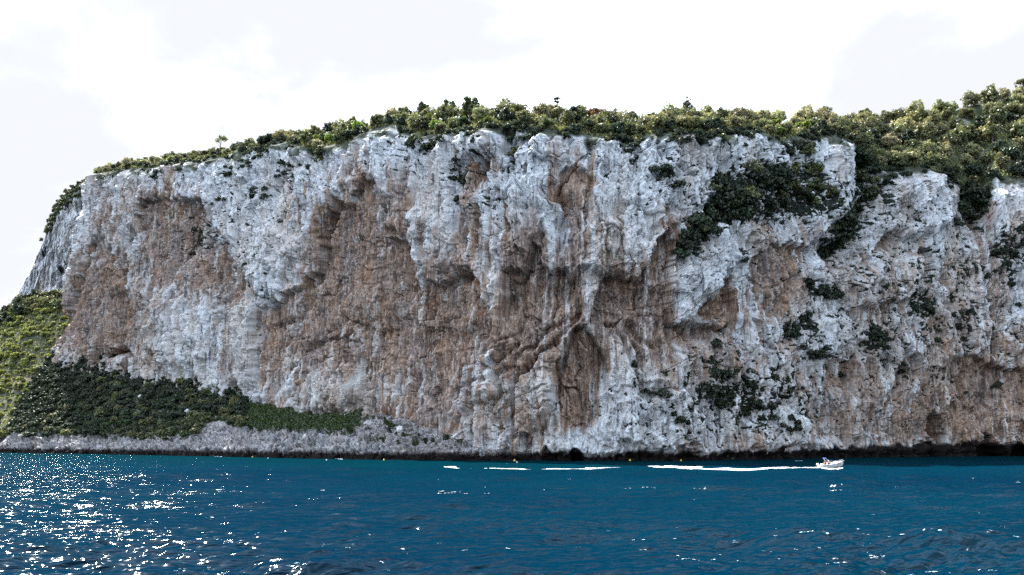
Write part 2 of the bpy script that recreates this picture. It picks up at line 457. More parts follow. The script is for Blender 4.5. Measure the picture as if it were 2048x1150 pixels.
BROWN += [(800, 790, 330, 110, .62), (1080, 810, 170, 110, .62), (600, 700, 110, 120, .5), (900, 480, 200, 110, .34), (420, 560, 60, 120, .5), (330, 650, 100, 130, .6), (500, 640, 60, 90, .4), (1500, 880, 140, 40, .4), (1330, 700, 90, 80, .45), (1000, 340, 60, 60, .35), (620, 400, 60, 60, .3), (1800, 720, 300, 200, .52), (1960, 570, 130, 160, .45), (1700, 590, 140, 90, .4), (1560, 480, 120, 60, .4), (1850, 420, 80, 50, .3)]
WHITE = [(850, 560, 12, 120, .9), (690, 480, 10, 90, .6), (760, 600, 10, 130, .5), (1105, 600, 6, 90, .8), (1185, 620, 8, 80, .7), (1210, 620, 6, 60, .8), (995, 560, 10, 80, .6), (540, 520, 60, 80, .9),
         (1245, 800, 34, 100, .9), (1090, 790, 26, 70, .6), (680, 780, 70, 40, .8), (960, 790, 40, 50, .5), (1180, 890, 60, 30, .9), (510, 690, 24, 90, .7), (380, 680, 60, 70, .6), (1260, 500, 30, 40, .8),
         (890, 470, 20, 70, .5), (1640, 670, 50, 50, .8), (1380, 560, 50, 60, .9), (1480, 560, 14, 60, .5)]
PITTY = [(1500, 400, 200, 130, .8), (1800, 620, 300, 220, .8), (1480, 790, 220, 110, .95), (1700, 420, 120, 100, .8), (980, 370, 90, 90, .7), (530, 380, 110, 90, .6), (1300, 330, 130, 60, .7),
         (1900, 480, 180, 120, .7), (540, 520, 60, 70, .6), (430, 470, 60, 60, .8), (1060, 330, 70, 70, .5), (820, 330, 100, 60, .5), (250, 400, 90, 60, .4), (2000, 700, 80, 140, .5), (1620, 640, 80, 100, .5)]


VEG = [  # cx, cy, rx, ry, tilt(deg), number, size, kinds, where
    (1490, 390, 90, 56, -8, 64, 1.6, (0, 0, 1, 2), 'in the big dark thicket on the upper right face'),
    (1402, 445, 66, 20, -52, 34, 1.4, (0, 1, 2), 'on the slanting left arm of the upper right thicket'),
    (1362, 500, 26, 24, 0, 11, 1.1, (0, 1), 'at the lower tip of the slanting thicket arm'),
    (1605, 385, 42, 56, 0, 24, 1.5, (0, 2, 2, 3), 'left of the white rock fin'),
    (1590, 300, 45, 12, 0, 8, 1.1, (0, 2), 'on the ledge under the crest left of the fin'),
    (1690, 430, 34, 75, 15, 46, 1.9, (0, 0, 2), 'in the wooded gully right of the white fin'),
    (1718, 350, 26, 60, 0, 26, 1.9, (0, 2), 'at the head of the wooded gully'),
    (1668, 490, 26, 26, 0, 12, 1.5, (0, 0), 'at the foot of the wooded gully'),
    (1945, 395, 26, 42, 0, 18, 1.9, (0, 0), 'in the narrow gully at the right'),
    (1745, 385, 20, 20, 0, 6, 1.2, (0, 2), 'under the wooded slope left of the white dome'),
    (1880, 340, 30, 18, 20, 6, 1.3, (0, 2), 'hanging over the right dome'),
    (928, 345, 22, 24, -45, 10, .85, (0, 1), 'in the cleft left of the jutting boulder'),
    (938, 392, 16, 22, 0, 6, .8, (0, 4), 'below the cleft left of the jutting boulder'),
    (400, 478, 20, 40, 15, 14, 1.0, (0, 0, 1), 'in the dark streak on the left face'),
    (468, 414, 22, 12, 10, 6, .8, (0, 1), 'on the ledge above the left brown wedge'),
    (540, 380, 44, 30, -20, 9, .75, (0, 1), 'on the speckled white slab at the left'),
    (480, 345, 16, 14, 0, 4, .9, (0,), 'under the left crest'),
    (590, 345, 22, 22, -40, 8, .9, (0, 1), 'in the notch left of centre'),
    (640, 320, 30, 16, -40, 9, 1.2, (0, 2), 'tumbling down the notch left of centre'),
    (850, 290, 40, 12, 10, 8, 1.0, (0, 2), 'along the rim above the white peaked wall'),
    (1030, 300, 10, 20, 0, 4, .8, (0, 2), 'right of the jutting boulder'),
    (1310, 352, 34, 10, 12, 8, .8, (1, 1), 'on the dark ledge in the upper middle'),
    (1335, 382, 12, 8, -20, 3, .8, (1,), 'under the dark ledge in the upper middle'),
    (1385, 285, 60, 8, 0, 8, .9, (0, 2), 'along the rim right of centre'),
    (1240, 285, 40, 8, 0, 6, .8, (0, 2), 'along the rim in the dip'),
    (1640, 585, 34, 14, 15, 12, 1.0, (1, 1, 0), 'on the ledge of the middle right face'),
    (1600, 575, 16, 12, 0, 4, .8, (0,), 'left of the middle right ledge'),
    (1585, 650, 34, 22, -30, 12, .9, (0, 1), 'on the broken face right of the diagonal crack'),
    (1615, 708, 34, 14, 25, 9, .9, (1, 1), 'below the pale round boss'),
    (1735, 685, 24, 22, 0, 12, 1.25, (0, 0), 'in the round dark clump on the right face'),
    (1778, 740, 20, 14, 20, 6, .8, (0, 1), 'below the round dark clump'),
    (1468, 522, 10, 18, 0, 4, .9, (4, 0), 'hanging on the bright white wall'),
    (1390, 455, 24, 14, 0, 4, .8, (0,), 'beside the slanting thicket arm'),
    (1830, 610, 30, 30, 0, 9, .85, (1, 0), 'below the black slit'),
    (1860, 680, 16, 16, 0, 4, .8, (1,), 'right of the black slit, lower down'),
    (2015, 500, 34, 40, -20, 10, 1.0, (1, 0), 'on the dark ledges at the right edge'),
    (2025, 580, 22, 40, 0, 5, .9, (0,), 'at the right edge, halfway down'),
    (2030, 465, 16, 20, 0, 4, 1.0, (0,), 'in the hollow at the right edge'),
    (1505, 795, 84, 56, 20, 26, .9, (0, 0, 1), 'in the dark clump low on the right face'),
    (1500, 825, 30, 18, 0, 6, 1.0, (0, 0), 'at the bottom of the low dark clump'),
    (1415, 795, 36, 18, 20, 10, 1.0, (0, 1), 'left of the low dark clump'),
    (1340, 840, 20, 10, 0, 5, .9, (0, 2), 'low on the face near the pale pillar'),
    (1298, 788, 20, 8, 0, 4, .8, (1,), 'beside the pale leaning pillar'),
    (1410, 688, 18, 6, 0, 3, .8, (1,), 'under the middle brown hollow'),
    (1420, 745, 30, 12, 25, 6, .8, (1, 0), 'above the low left clump'),
    (1560, 850, 20, 16, 0, 5, .8, (0, 2), 'near the water below the low dark clump'),
    (1680, 755, 14, 10, 0, 2, .7, (1,), 'beside the small brown cave'),
    (1900, 440, 20, 14, 0, 3, .8, (1,), 'below the right dome'),
    (1985, 770, 14, 14, 0, 2, .8, (1,), 'on the brown wall at the lower right'),
    (1600, 380, 20, 8, 0, 3, .8, (3, 5), 'left of the white rock fin'),
    (1660, 262, 26, 10, 0, 6, .9, (3, 3, 5), 'on top of the white rock fin'),
    (1660, 480, 12, 30, 0, 3, .8, (2,), 'in the wooded gully right of the white fin'),
]


def seg_dist(px, py, pts):
    d = np.full(px.shape, 1e9, np.float32)
    for (x0, y0), (x1, y1) in zip(pts[:-1], pts[1:]):
        dx, dy = x1 - x0, y1 - y0
        t = np.clip(((px - x0) * dx + (py - y0) * dy) / (dx * dx + dy * dy), 0, 1)
        d = np.minimum(d, np.hypot(px - x0 - t * dx, py - y0 - t * dy))
    return d


def sdf(px, py, pts):
    d = seg_dist(px, py, pts + pts[:1])
    ins = np.zeros(px.shape, bool)
    for (x0, y0), (x1, y1) in zip(pts, pts[1:] + pts[:1]):
        if y0 == y1: continue
        c = (y0 > py) != (y1 > py)
        ins ^= c & (px < (x1 - x0) * (py - y0) / (y1 - y0) + x0)
    return np.where(ins, d, -d)


def blobs(px, py, lst):
    t = np.zeros(px.shape, np.float32)
    for cx, cy_, rx, ry, s in lst:
        q = ((px - cx) / rx) ** 2 + ((py - cy_) / ry) ** 2
        t = np.maximum(t, s * np.clip(1.45 - .75 * np.sqrt(q), 0, 1.15))
    return t


def rock_relief(S, Z, PX, PY):
    """S metres along the face, Z height, PX/PY feature chart -> outward displacement (m) and colour masks"""
    wx = fbm(S / 26, Z / 26, 4, 3); wz = fbm(S / 26 + 50, Z / 26, 4, 9)
    fx = fbm(S / 6, Z / 6, 3, 21); fz = fbm(S / 6 + 9, Z / 6, 3, 27)
    px = PX + 16 * wx + 7 * fx
    drip = fbm(S / 2.6, Z / 60, 3, 33)
    py = PY + 14 * wz + 7 * fz + 16 * drip
    d = np.zeros(S.shape, np.float32)
    rec = np.zeros(S.shape, np.float32)
    for top, bot, dep in RECESS:
        x0, x1 = top[0][0], top[-1][0]
        bx = (px > x0 - 2) & (px < x1 + 2)
        if not bx.any(): continue
        p = px[bx]; q = py[bx]
        yt = ip(p, top); yb = np.maximum(ip(p, bot), yt + 4)
        s = np.clip((q - yt) / (yb - yt), 0, 1.4)
        ed = sst(0, 7, q - yt) * sst(0, 8, p - x0) * sst(0, 8, x1 - p)
        k = ed * (1 - sst(0.35, 1.15, s)) if yb.max() < 915 else ed
        d[bx] -= dep * (.9 if dep < 7 else 1) * k
        rec[bx] = np.maximum(rec[bx], k)
    for pts, th, w in FLAKES:
        P = np.array(pts)
        bx = (px > P[:, 0].min() - 5) & (px < P[:, 0].max() + 5) & (py > P[:, 1].min() - 5) & (py < P[:, 1].max() + 5)
        if not bx.any(): continue
        q = sdf(px[bx], py[bx], pts)
        d[bx] += .75 * th * sst(0, .7 * w, q)
    for pts, w, dep in GULLY:
        q = seg_dist(px, py, pts)
        d -= dep * np.exp(-(q / w) ** 2)
    # buttresses, blocks, flutes, joints
    d += 3.2 * fbm(S / 38 + .7 * wx, Z / 70, 3, 40)
    d += 3.2 * fbm(S / 13 + .5 * wx, Z / 22 + .4 * wz, 3, 45, ridged=True)
    f1, f2, cid, dx, dy = worley(S / 6 + .9 * wx + .35 * fx, Z / 21 + .8 * wz + .25 * fz, 5)
    d += 1.5 * (RND[cid] - .5) + 2.2 * (RND[(cid + 500) & 4095] - .5) * dx + 1.3 * (RND[(cid + 900) & 4095] - .2) * -dy
    d -= 1.7 * (1 - sst(0, .075, f2 - f1)) * sst(-.35, .1, fbm(S / 20, Z / 20, 2, 118))
    f1, f2, cid, dx, dy = worley(S / 2.3 + .8 * fx, Z / 7 + .7 * fz, 8)
    rough = 0.5 + 0.5 * sst(-.2, .4, fbm(S / 30, Z / 30, 2, 60))
    d += rough * (0.6 * (RND[cid] - .5) + 1.2 * (RND[(cid + 500) & 4095] - .5) * dx - 0.6 * (RND[(cid + 900) & 4095] - .3) * dy)
    d -= rough * 0.7 * (1 - sst(0, .09, f2 - f1))
    zz = Z / 17 + .9 * wz + .5 * wx + S / 60
    d += .8 * (1 - (zz - np.floor(zz))) * sst(-.25, .25, fbm(S / 24, Z / 24, 2, 66))
    brown = blobs(PX + 40 * wx + 16 * fx, PY + 44 * wz + 16 * fz + 50 * drip, BROWN)
    white = blobs(PX + 10 * wx + 4 * fx, PY + 20 * wz + 20 * drip, WHITE)
    flute = fbm(S / 2.2 + .8 * fx, Z / 22, 3, 70, ridged=True)
    d += 0.8 * flute * (0.45 + .6 * brown)
    jt = fbm((S * .8 + Z * .6) / 22 + .6 * wx, (Z * .8 - S * .6) / 5 + .5 * wz, 2, 75)
    d -= .8 * np.exp(-(jt / .03) ** 2) * sst(-.1, .3, fbm(S / 40, Z / 40, 2, 77))
    jt2 = fbm((S * .6 - Z * .8) / 18 + .6 * wx, (Z * .6 + S * .8) / 6 + .5 * wz, 2, 79)
    d -= .7 * np.exp(-(jt2 / .03) ** 2) * sst(0, .4, fbm(S / 36 + 3, Z / 36, 2, 81))
    d += 1.0 * fbm(S / 2.8, Z / 5.6, 5, 85, .62) * (0.6 + .5 * rough)
    f1, f2, cid, dx, dy = worley(S / 1.1 + .5 * fx, Z / 3.4 + .4 * fz, 12)
    d += rough * (0.30 * (RND[cid] - .5) + .5 * (RND[(cid + 500) & 4095] - .5) * dx - .55 * (RND[(cid + 900) & 4095] - .3) * dy)
    # long folds hanging down the face, leaning on the left part
    lf = 1 - sst(430, 620, PX)
    sh_ = S + .30 * Z * lf
    fold = fbm(sh_ / 9 + .5 * wx + .15 * fx, Z / 85 + .2 * wz, 4, 112, .55, True)
    d += (2.0 + 2.2 * lf) * fold * (1 - .55 * sst(1350, 1550, PX))
    fold2 = fbm(sh_ / 3.3 + .5 * wx + .25 * fx, Z / 65 + .2 * wz, 3, 116, .55, True)
    d += 1.5 * fold2 * (1 - .5 * sst(1350, 1550, PX))
    # masks
    st1 = fbm(S / 3.2 + .5 * wx, Z / 45 + .2 * wz, 3, 90)
    st2 = fbm(S / 1.1 + .6 * fx, Z / 30 + .2 * wz, 3, 93)
    drw = sst(.10, .34, fbm(S / 2.1 + .5 * fx, Z / 75 + .3 * wz, 3, 97)) * sst(-.25, .2, fbm(S / 22, Z / 26, 2, 99))
    drb = sst(.16, .36, fbm(S / 1.7 + .5 * fx, Z / 60 + .3 * wz, 3, 107)) * sst(-.05, .3, fbm(S / 24, Z / 30, 2, 109))
    d += .55 * drw - .35 * drb
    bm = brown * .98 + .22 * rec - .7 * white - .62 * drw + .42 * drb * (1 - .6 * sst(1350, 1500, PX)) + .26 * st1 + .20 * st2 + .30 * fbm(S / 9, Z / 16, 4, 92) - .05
    cream = np.clip(.22 + .2 * lf + .16 * sst(1500, 1800, PX) - .3 * fold - .25 * fold2 + .9 * fbm(S / 22, Z / 40, 3, 95) + .6 * st1 + .3 * st2 + .6 * brown + .5 * drb, 0, 1) * .8
    pitty = blobs(PX + 30 * wx, PY + 30 * wz, PITTY)
    pn = fbm((S + .35 * Z) / 1.5 + .5 * fx, (Z - .2 * S) / 2.1 + .5 * fz, 3, 98, .6) + .55 * fbm(S / 7 + wx, Z / 9, 3, 101)
    thick = np.zeros(S.shape, np.float32)
    for cx, cy_, rx, ry, tilt, num, size, kinds, where in VEG:
        if size * num < 7 or cy_ > 760: continue
        ct, st = math.cos(R(tilt)), math.sin(R(tilt))
        ux = PX + 16 * wx + 10 * fx - cx; uy = PY + 14 * wz + 10 * fz - cy_
        q = ((ux * ct + uy * st) / rx) ** 2 + ((uy * ct - ux * st) / ry) ** 2
        thick = np.maximum(thick, np.clip(1.5 - q, 0, 1) * (.75 if num > 9 else .5))
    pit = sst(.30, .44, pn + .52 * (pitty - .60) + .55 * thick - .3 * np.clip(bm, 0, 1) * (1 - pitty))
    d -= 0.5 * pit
    grey = np.clip(.14 + .35 * lf - .5 * fold * (.3 + lf) + 1.2 * fbm(S / 16, Z / 30, 4, 105) + .5 * st1, 0, 1)  # grey rises in the fold creases, painting their shade into the colour
    curt = fbm(S / 3.4 + .8 * fx, Z / 55, 4, 110, .55, True)
    d += 1.5 * curt * (1.1 - .6 * sst(1350, 1600, PX))
    dz = fbm(S / 1.25 + .3 * fx, Z / 90 + .3 * wz, 3, 119)
    drip_ = sst(.10, .30, dz) * sst(-.15, .25, fbm(S / 14, Z / 34, 3, 121)) * (.35 + .65 * np.clip(bm, 0, 1)) * (1 - .6 * sst(1350, 1550, PX))
    d += .35 * drip_
    return d, np.clip(bm, -.2, 1.2), cream, pit, (grey, drip_)


# ------------------------------------------------------------------ main cliff
def build_cliff():
    NC, NF, NT = 1750, 640, 150
    p = np.array(FOOT, float)
    # parameterise by projected arc length so that the cells stay about even in the picture
    Yk = p[:, 1]; ak = (p[:, 0] - 1024) / FPX
    Xk = ak * Yk
    L = np.concatenate([[0], np.cumsum(np.hypot(np.diff(Xk), np.diff(Yk)))])
    wts = np.concatenate([[0], np.cumsum(np.maximum(np.hypot(np.diff(Xk), np.diff(Yk)) / ((Yk[1:] + Yk[:-1]) / 2) * np.where(np.arange(len(Yk) - 1) < 4, .15, 1), 1e-6))])
    s = np.interp(np.linspace(0, wts[-1], NC), wts, L)
    ker = np.hanning(61); ker /= ker.sum()

    def sm(v):
        q = np.interp(s, L, v)
        pad = np.concatenate([2 * q[0] - q[30:0:-1], q, 2 * q[-1] - q[-2:-32:-1]])
        return np.convolve(pad, ker, 'valid')
    pxf, Yf, pxr = sm(p[:, 0]), sm(p[:, 1]), sm(p[:, 2])
    af, _ = ae(pxf, np.full(NC, 900.))
    Xf = af * Yf
    tx, ty = np.gradient(Xf), np.gradient(Yf)
    ln = np.hypot(tx, ty); nx, ny = ty / ln, -tx / ln      # outward (towards the sea)
    rimn = 11 * fbm(pxr / 46, pxr * 0, 4, 160, .6)
    ar, er = ae(pxr, ip(pxr, RIM) + rimn)
    sb = ip(pxf, SETB)
    Yr = Yf + sb
    Xr = ar * Yr
    Zr = CAM_H + er * Yr
    z0 = -4.0
    t = np.linspace(0, 1, NF)[None, :]
    prof = 0.35 * t + 0.65 * t ** 2.2
    Z = z0 + (Zr[:, None] - z0) * t
    X = Xf[:, None] + (Xr - Xf)[:, None] * (0.5 * prof + .5 * t)
    Y = Yf[:, None] + sb[:, None] * prof
    # the vegetated top, from the rim back to the skyline and beyond
    pxs = pxr
    as_, es = ae(pxs, ip(pxs, SKYG))
    bk = ip(pxs, BACK)
    Ys = Yr + bk; Xs = as_ * Ys; Zs = CAM_H + es * Ys
    u = np.linspace(0, 1.9, NT)[None, 1:]
    uu = np.minimum(u, 1.0)
    zt = Zr[:, None] + (Zs - Zr)[:, None] * uu + np.where(u > 1, -(u - 1) ** 2 * 22, 0)
    yt = Yr[:, None] + bk[:, None] * u
    xt = Xr[:, None] + (Xs - Xr)[:, None] * u
    PX, PY = to_px(X, Y, Z)
    S = np.cumsum(np.concatenate([[0], np.hypot(np.diff(Xf), np.diff(Yf))]))[:, None] + 0 * t
    d, brown, cream, pit, (grey, drp) = rock_relief(S, Z, PX, PY)
    z_ = Z
    # tidal notch and dark algae band at the waterline (only where the face meets the sea)
    sea = sst(930, 1080, PX)
    dk = 2.4 + 2.6 * fbm(S / 11, Z / 40, 4, 120, .6) + 1.3 * fbm(S / 2, Z / 3, 2, 123)
    wet = sea * (1 - sst(-.6, .9, z_ - dk - 2.8 * sst(1350, 1950, PX)))
    d -= sea * 1.6 * (1 - sst(.8, 3.0, z_)) * (1 + .6 * fbm(S / 6, Z / 30, 2, 126))
    d *= 1 - sst(.965, 1.0, t + .02 * fbm(S / 5, Z / 30, 2, 128))
    fadeL = sst(0, 90, np.arange(NC))[:, None]
    d *= 0.75 + 0.25 * fadeL
    X = X + nx[:, None] * d; Y = Y + ny[:, None] * d
    Z = Z + .5 * fbm(S / 3, Z / 3, 2, 130) * sst(0, .05, t) * (1 - sst(.9, 1, t))
    St = S[:, :1] + 0 * u
    zt = zt + (1.6 * fbm(xt / 14, yt / 14, 4, 140) + .8 * fbm(xt / 4, yt / 4, 2, 144)) * sst(0, .15, u)
    soil_f = sst(.955, .985, t + .06 * fbm(S / 8, Z / 8, 3, 150)) * .9
    V = np.stack([np.concatenate([X, xt], 1), np.concatenate([Y, yt], 1), np.concatenate([Z, zt], 1)], -1)
    tz = np.zeros(u.shape) + 0 * St
    outc = sst(-.1, .25, fbm(xt / 9, yt / 9, 3, 152) - .25)
    A = dict(brown=np.concatenate([brown, tz], 1), cream=np.concatenate([cream, tz + .3], 1), pit=np.concatenate([pit, tz], 1), grey=np.concatenate([grey, tz], 1), drip=np.concatenate([drp, tz], 1),
             wet=np.concatenate([wet, tz], 1), soil=np.concatenate([soil_f + 0 * Z, tz + 1 - .3 * outc], 1))
    F = grid_faces(NC, NF + NT - 1)
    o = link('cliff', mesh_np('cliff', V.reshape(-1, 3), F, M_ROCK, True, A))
    tag(o, 'tall pale limestone sea cliff streaked with brown', None, None, 'structure')
    fp = np.stack([PX, PY], -1)
    return dict(face=np.stack([X, Y, Z], -1), fpx=fp, nrm=(nx, ny), top=np.stack([xt, yt, zt], -1), u=u, pxr=pxr, pit=pit)


CL = build_cliff()
print('cliff built')


# ------------------------------------------------------------------ the farther headland behind the left edge
def build_headland():
    NC, NR = 420, 420
    px = np.linspace(-160, 330, NC)
    SIL = [(-160, 700), (-60, 648), (0, 616), (20, 598), (40, 574), (60, 534), (80, 492), (95, 455), (110, 415), (130, 388), (150, 370), (185, 358), (260, 345), (330, 340)]
    a, e = ae(px, ip(px, SIL) + 7 * fbm(px / 26, px * 0, 4, 215, .6) * sst(-60, 20, px))
    Y0 = ip(px, [(-160, 700), (0, 660), (120, 640), (330, 640)])
    t = np.linspace(0, 1, NR)[None, :]
    Yt = Y0 + 45
    Zt = CAM_H + e * Yt
    Z = -2 + (Zt[:, None] + 2) * t
    Y = Y0[:, None] + 45 * t ** 1.5
    X = a[:, None] * Y
    PX, PY = to_px(X, Y, Z)
    S = X + 900
    d, brown, cream, pit, (grey, drp) = rock_relief(S, Z, PX * 0 - 500, PY * 0)
    bf = np.clip(.25 + .9 * fbm((S + Z) / 30, (Z - S) / 14, 3, 201), 0, 1) * .6
    pit = np.clip(pit * .7 + sst(.1, .4, fbm((S + .5 * Z) / 9, (Z - .3 * S) / 22, 5, 205, .6)) * .7, 0, 1)
    d = d * (1 - sst(.94, 1, t)) * 1.5 + 5.5 * fbm((S + .45 * Z) / 15, (Z - .3 * S) / 60, 4, 211, .55, True) * (1 - sst(.9, 1, t))
    Y = Y - d; X = X + .5 * d
    # behind the skyline the ground falls away
    nb = 8
    k = np.linspace(.15, 1, nb)[None, :]
    Xb = X[:, -1:] + 0 * k; Yb = Y[:, -1:] + 70 * k; Zb = Z[:, -1:] - 30 * k ** 2
    cat = lambda p, q: np.concatenate([p, q], 1)
    zz = 0 * Xb
    V = np.stack([cat(X, Xb), cat(Y, Yb), cat(Z, Zb)], -1)
    soil = sst(.93, .98, t + .04 * fbm(S / 8, Z / 8, 3, 207)) * sst(80, 120, px)[:, None]
    A = dict(brown=cat(bf, zz), cream=cat(cream, zz), pit=cat(pit, zz), grey=cat(grey, zz), wet=cat(0 * Z, zz), weather=cat(-.02 + .25 * fbm((S + .45 * Z) / 15, (Z - .3 * S) / 60, 4, 211) + 0 * Z, zz), soil=cat(soil + 0 * Z, zz + .3))
    o = link('headland', mesh_np('headland', V.reshape(-1, 3), grid_faces(NC, NR + nb), M_ROCK, True, A))
    tag(o, 'farther pale headland behind the left edge of the cliff', None, None, 'structure')
    return V, pit


HEAD, HPIT = build_headland()

# ------------------------------------------------------------------ the lit hillside below the headland
HILLTOP = [(-200, 690), (-60, 655), (0, 628), (30, 612), (80, 592), (120, 588), (150, 592), (220, 610)]


def build_hillside():
    NC, NR = 260, 260
    px = np.linspace(-220, 210, NC)
    a, e = ae(px, ip(px, HILLTOP))
    Y0 = ip(px, [(-220, 500), (0, 490), (120, 500), (210, 520)])
    Y1 = ip(px, [(-220, 640), (0, 630), (120, 610), (210, 600)])
    Z1 = CAM_H + e * Y1
    t = np.linspace(0, 1, NR)[None, :]
    Z = -3 + (Z1[:, None] + 3) * (0.25 * t + .75 * sst(-.35, 1.15, t))
    Y = Y0[:, None] + (Y1 - Y0)[:, None] * t
    X = a[:, None] * Y
    Z = Z + (3.0 * fbm(X / 28, Y / 28, 4, 301) + 1.2 * fbm(X / 7, Y / 7, 3, 305)) * sst(0, .1, t)
    V = np.stack([X, Y, Z], -1)
    PX, PY = to_px(X, Y, Z)
    band = sst(735, 748, PY + 8 * fbm(X / 10, Y / 10, 2, 309)) * (1 - sst(775, 790, PY))
    z = 0 * Z
    soil = .92 - .35 * band * sst(0, .3, fbm(X / 6, Z / 4, 3, 313))
    band = band * .6
    Z2 = Z + band * 0
    A = dict(brown=band, cream=z + .4, pit=z, grey=z, wet=(1 - sst(2.4, 3.4, Z + .8 * fbm(X / 5, Y / 5, 2, 311))) * .9, soil=soil)
    o = link('hillside', mesh_np('hillside', V.reshape(-1, 3), grid_faces(NC, NR), M_ROCK, True, A))
    tag(o, 'sunlit green hillside left of the cliff', None, None, 'structure')
    return V, PX, PY


HILL = build_hillside()

# ------------------------------------------------------------------ the dark slope and rocky shore at the cliff foot
TTOP = [(-200, 1000), (-60, 940), (0, 880), (20, 850), (60, 768), (90, 722), (150, 718), (230, 724), (280, 736), (350, 748), (430, 766), (480, 788), (560, 806), (640, 824), (720, 829), (800, 843), (880, 860), (960, 878), (1030, 893), (1080, 905), (1130, 925)]
VLOW = [(-200, 870), (0, 866), (100, 870), (200, 872), (300, 876), (380, 868), (430, 838), (460, 846), (500, 858), (560, 862), (640, 862), (700, 866), (720, 850), (800, 850)]


def build_slope():
    NC, NR = 1100, 300
    px = np.linspace(-200, 1120, NC)
    Ys = shoreY(px)
    Yc = ip(px, [(-200, 490), (0, 500), (60, 510), (90, 524), (140, 512), (200, 492), (300, 466), (480, 400), (600, 362), (700, 338), (800, 318), (900, 303), (1000, 293), (1120, 286)])
    a, e = ae(px, ip(px, TTOP))
    Zc = np.maximum(CAM_H + e * Yc, -1.5)
    a0, _ = ae(px, ip(px, SHORE))
    t = np.linspace(-.12, 1.12, NR)[None, :]
    Y = Ys[:, None] + (Yc - Ys)[:, None] * t
    zb = np.minimum(8.5, Zc * .45)[:, None]         # the rocky sea-washed step
    tb = .16
    Z = np.where(t < tb, zb * np.clip((t + .02) / (tb + .02), -1, 1), zb + (Zc[:, None] - zb) * (t - tb) / (1 - tb))
    X = a0[:, None] * Y
    PX, PY = to_px(X, Y, Z)
    S = np.cumsum(np.concatenate([[0], np.hypot(np.diff(X[:, 40]), np.diff(Y[:, 40]))]))[:, None] + 0 * t
    T = (Y - Ys[:, None]) + Z
    low = 1 - sst(.2, .4, t)
    wx = fbm(S / 9, T / 9, 3, 401)
    rr = fbm(S / 5 + wx, T / 3 + .3 * S / 5, 4, 405, .55, True)
    f1, f2, cid, dx, dy = worley(S / 2.8 + wx, T / 2.0 + wx, 9)
    g1, g2, gid, gx, gy = worley(S / 6.5 + wx, T / 4.2 + wx, 14)
    big_ = (RND[gid] - .4) * 1.8 + 2.0 * (RND[(gid + 300) & 4095] - .5) * gx + 2.2 * (RND[(gid + 700) & 4095] - .2) * gy
    blk = big_ * .8 + (RND[cid] - .4) * 1.3 + 1.6 * (RND[(cid + 300) & 4095] - .5) * dx + 1.4 * (RND[(cid + 700) & 4095] - .3) * dy - .5 * (1 - sst(0, .12, f2 - f1))
    rocky = np.clip(low + sst(640, 760, PX), 0, 1)
    disp = (2.2 * rr + 1.6 * blk) * rocky + 1.2 * fbm(S / 12, T / 12, 3, 409) + .3 * fbm(S / 2, T / 2, 3, 413)
    k = sst(-.1, .02, t) * (1 - sst(1.02, 1.1, t))
    Y = Y - .75 * disp * k; Z = Z + .55 * disp * k
    z0 = Z
    wet = 1 - sst(-.5, .7, z0 - 2.3 - .9 * fbm(S / 7, T / 20, 3, 420) - .6 * fbm(S / 1.5, T / 1.5, 2, 423))
    PX2, PY2 = to_px(X, Y, Z)
    vl = ip(PX2, VLOW)
    veg = sst(-5, 6, vl - PY2 + 20 * fbm(S / 6, T / 4, 4, 427, .6)) * (1 - sst(690, 760, PX2 + 40 * wx))
    patch = sst(.12, .3, fbm(S / 5, T / 3, 3, 430)) * sst(690, 760, PX2) * (1 - sst(940, 1040, PX2)) * sst(5, 16, 905 - PY2)
    bare = sst(.30, .36, fbm(S / 6 + 4, T / 5, 3, 433)) * .9
    A = dict(brown=np.clip(.12 + .45 * fbm(S / 12, T / 8, 3, 437) + .25 * sst(800, 1000, PX2), 0, 1), cream=np.clip(.45 + .6 * fbm(S / 8, T / 8, 2, 441), 0, 1) * .7,
             pit=.75 * sst(.22, .4, fbm(S / 1.8, T / 1.4, 2, 445) - .1), grey=np.clip(.75 + .6 * fbm(S / 9, T / 9, 2, 447), 0, 1), wet=wet, soil=np.clip(veg * (1 - bare * .5) + patch, 0, 1))
    A['weather'] = .42 * (1 - .4 * sst(800, 1040, PX2)) + 0 * Z
    V = np.stack([X, Y, Z], -1)
    o = link('rocky_shore', mesh_np('rocky_shore', V.reshape(-1, 3), grid_faces(NC, NR), M_ROCK, True, A))
    tag(o, 'scrubby slope and low grey rocks at the cliff foot', None, None, 'structure')
    return V, PX2, PY2, veg


SLOPE = build_slope()
print('land built')


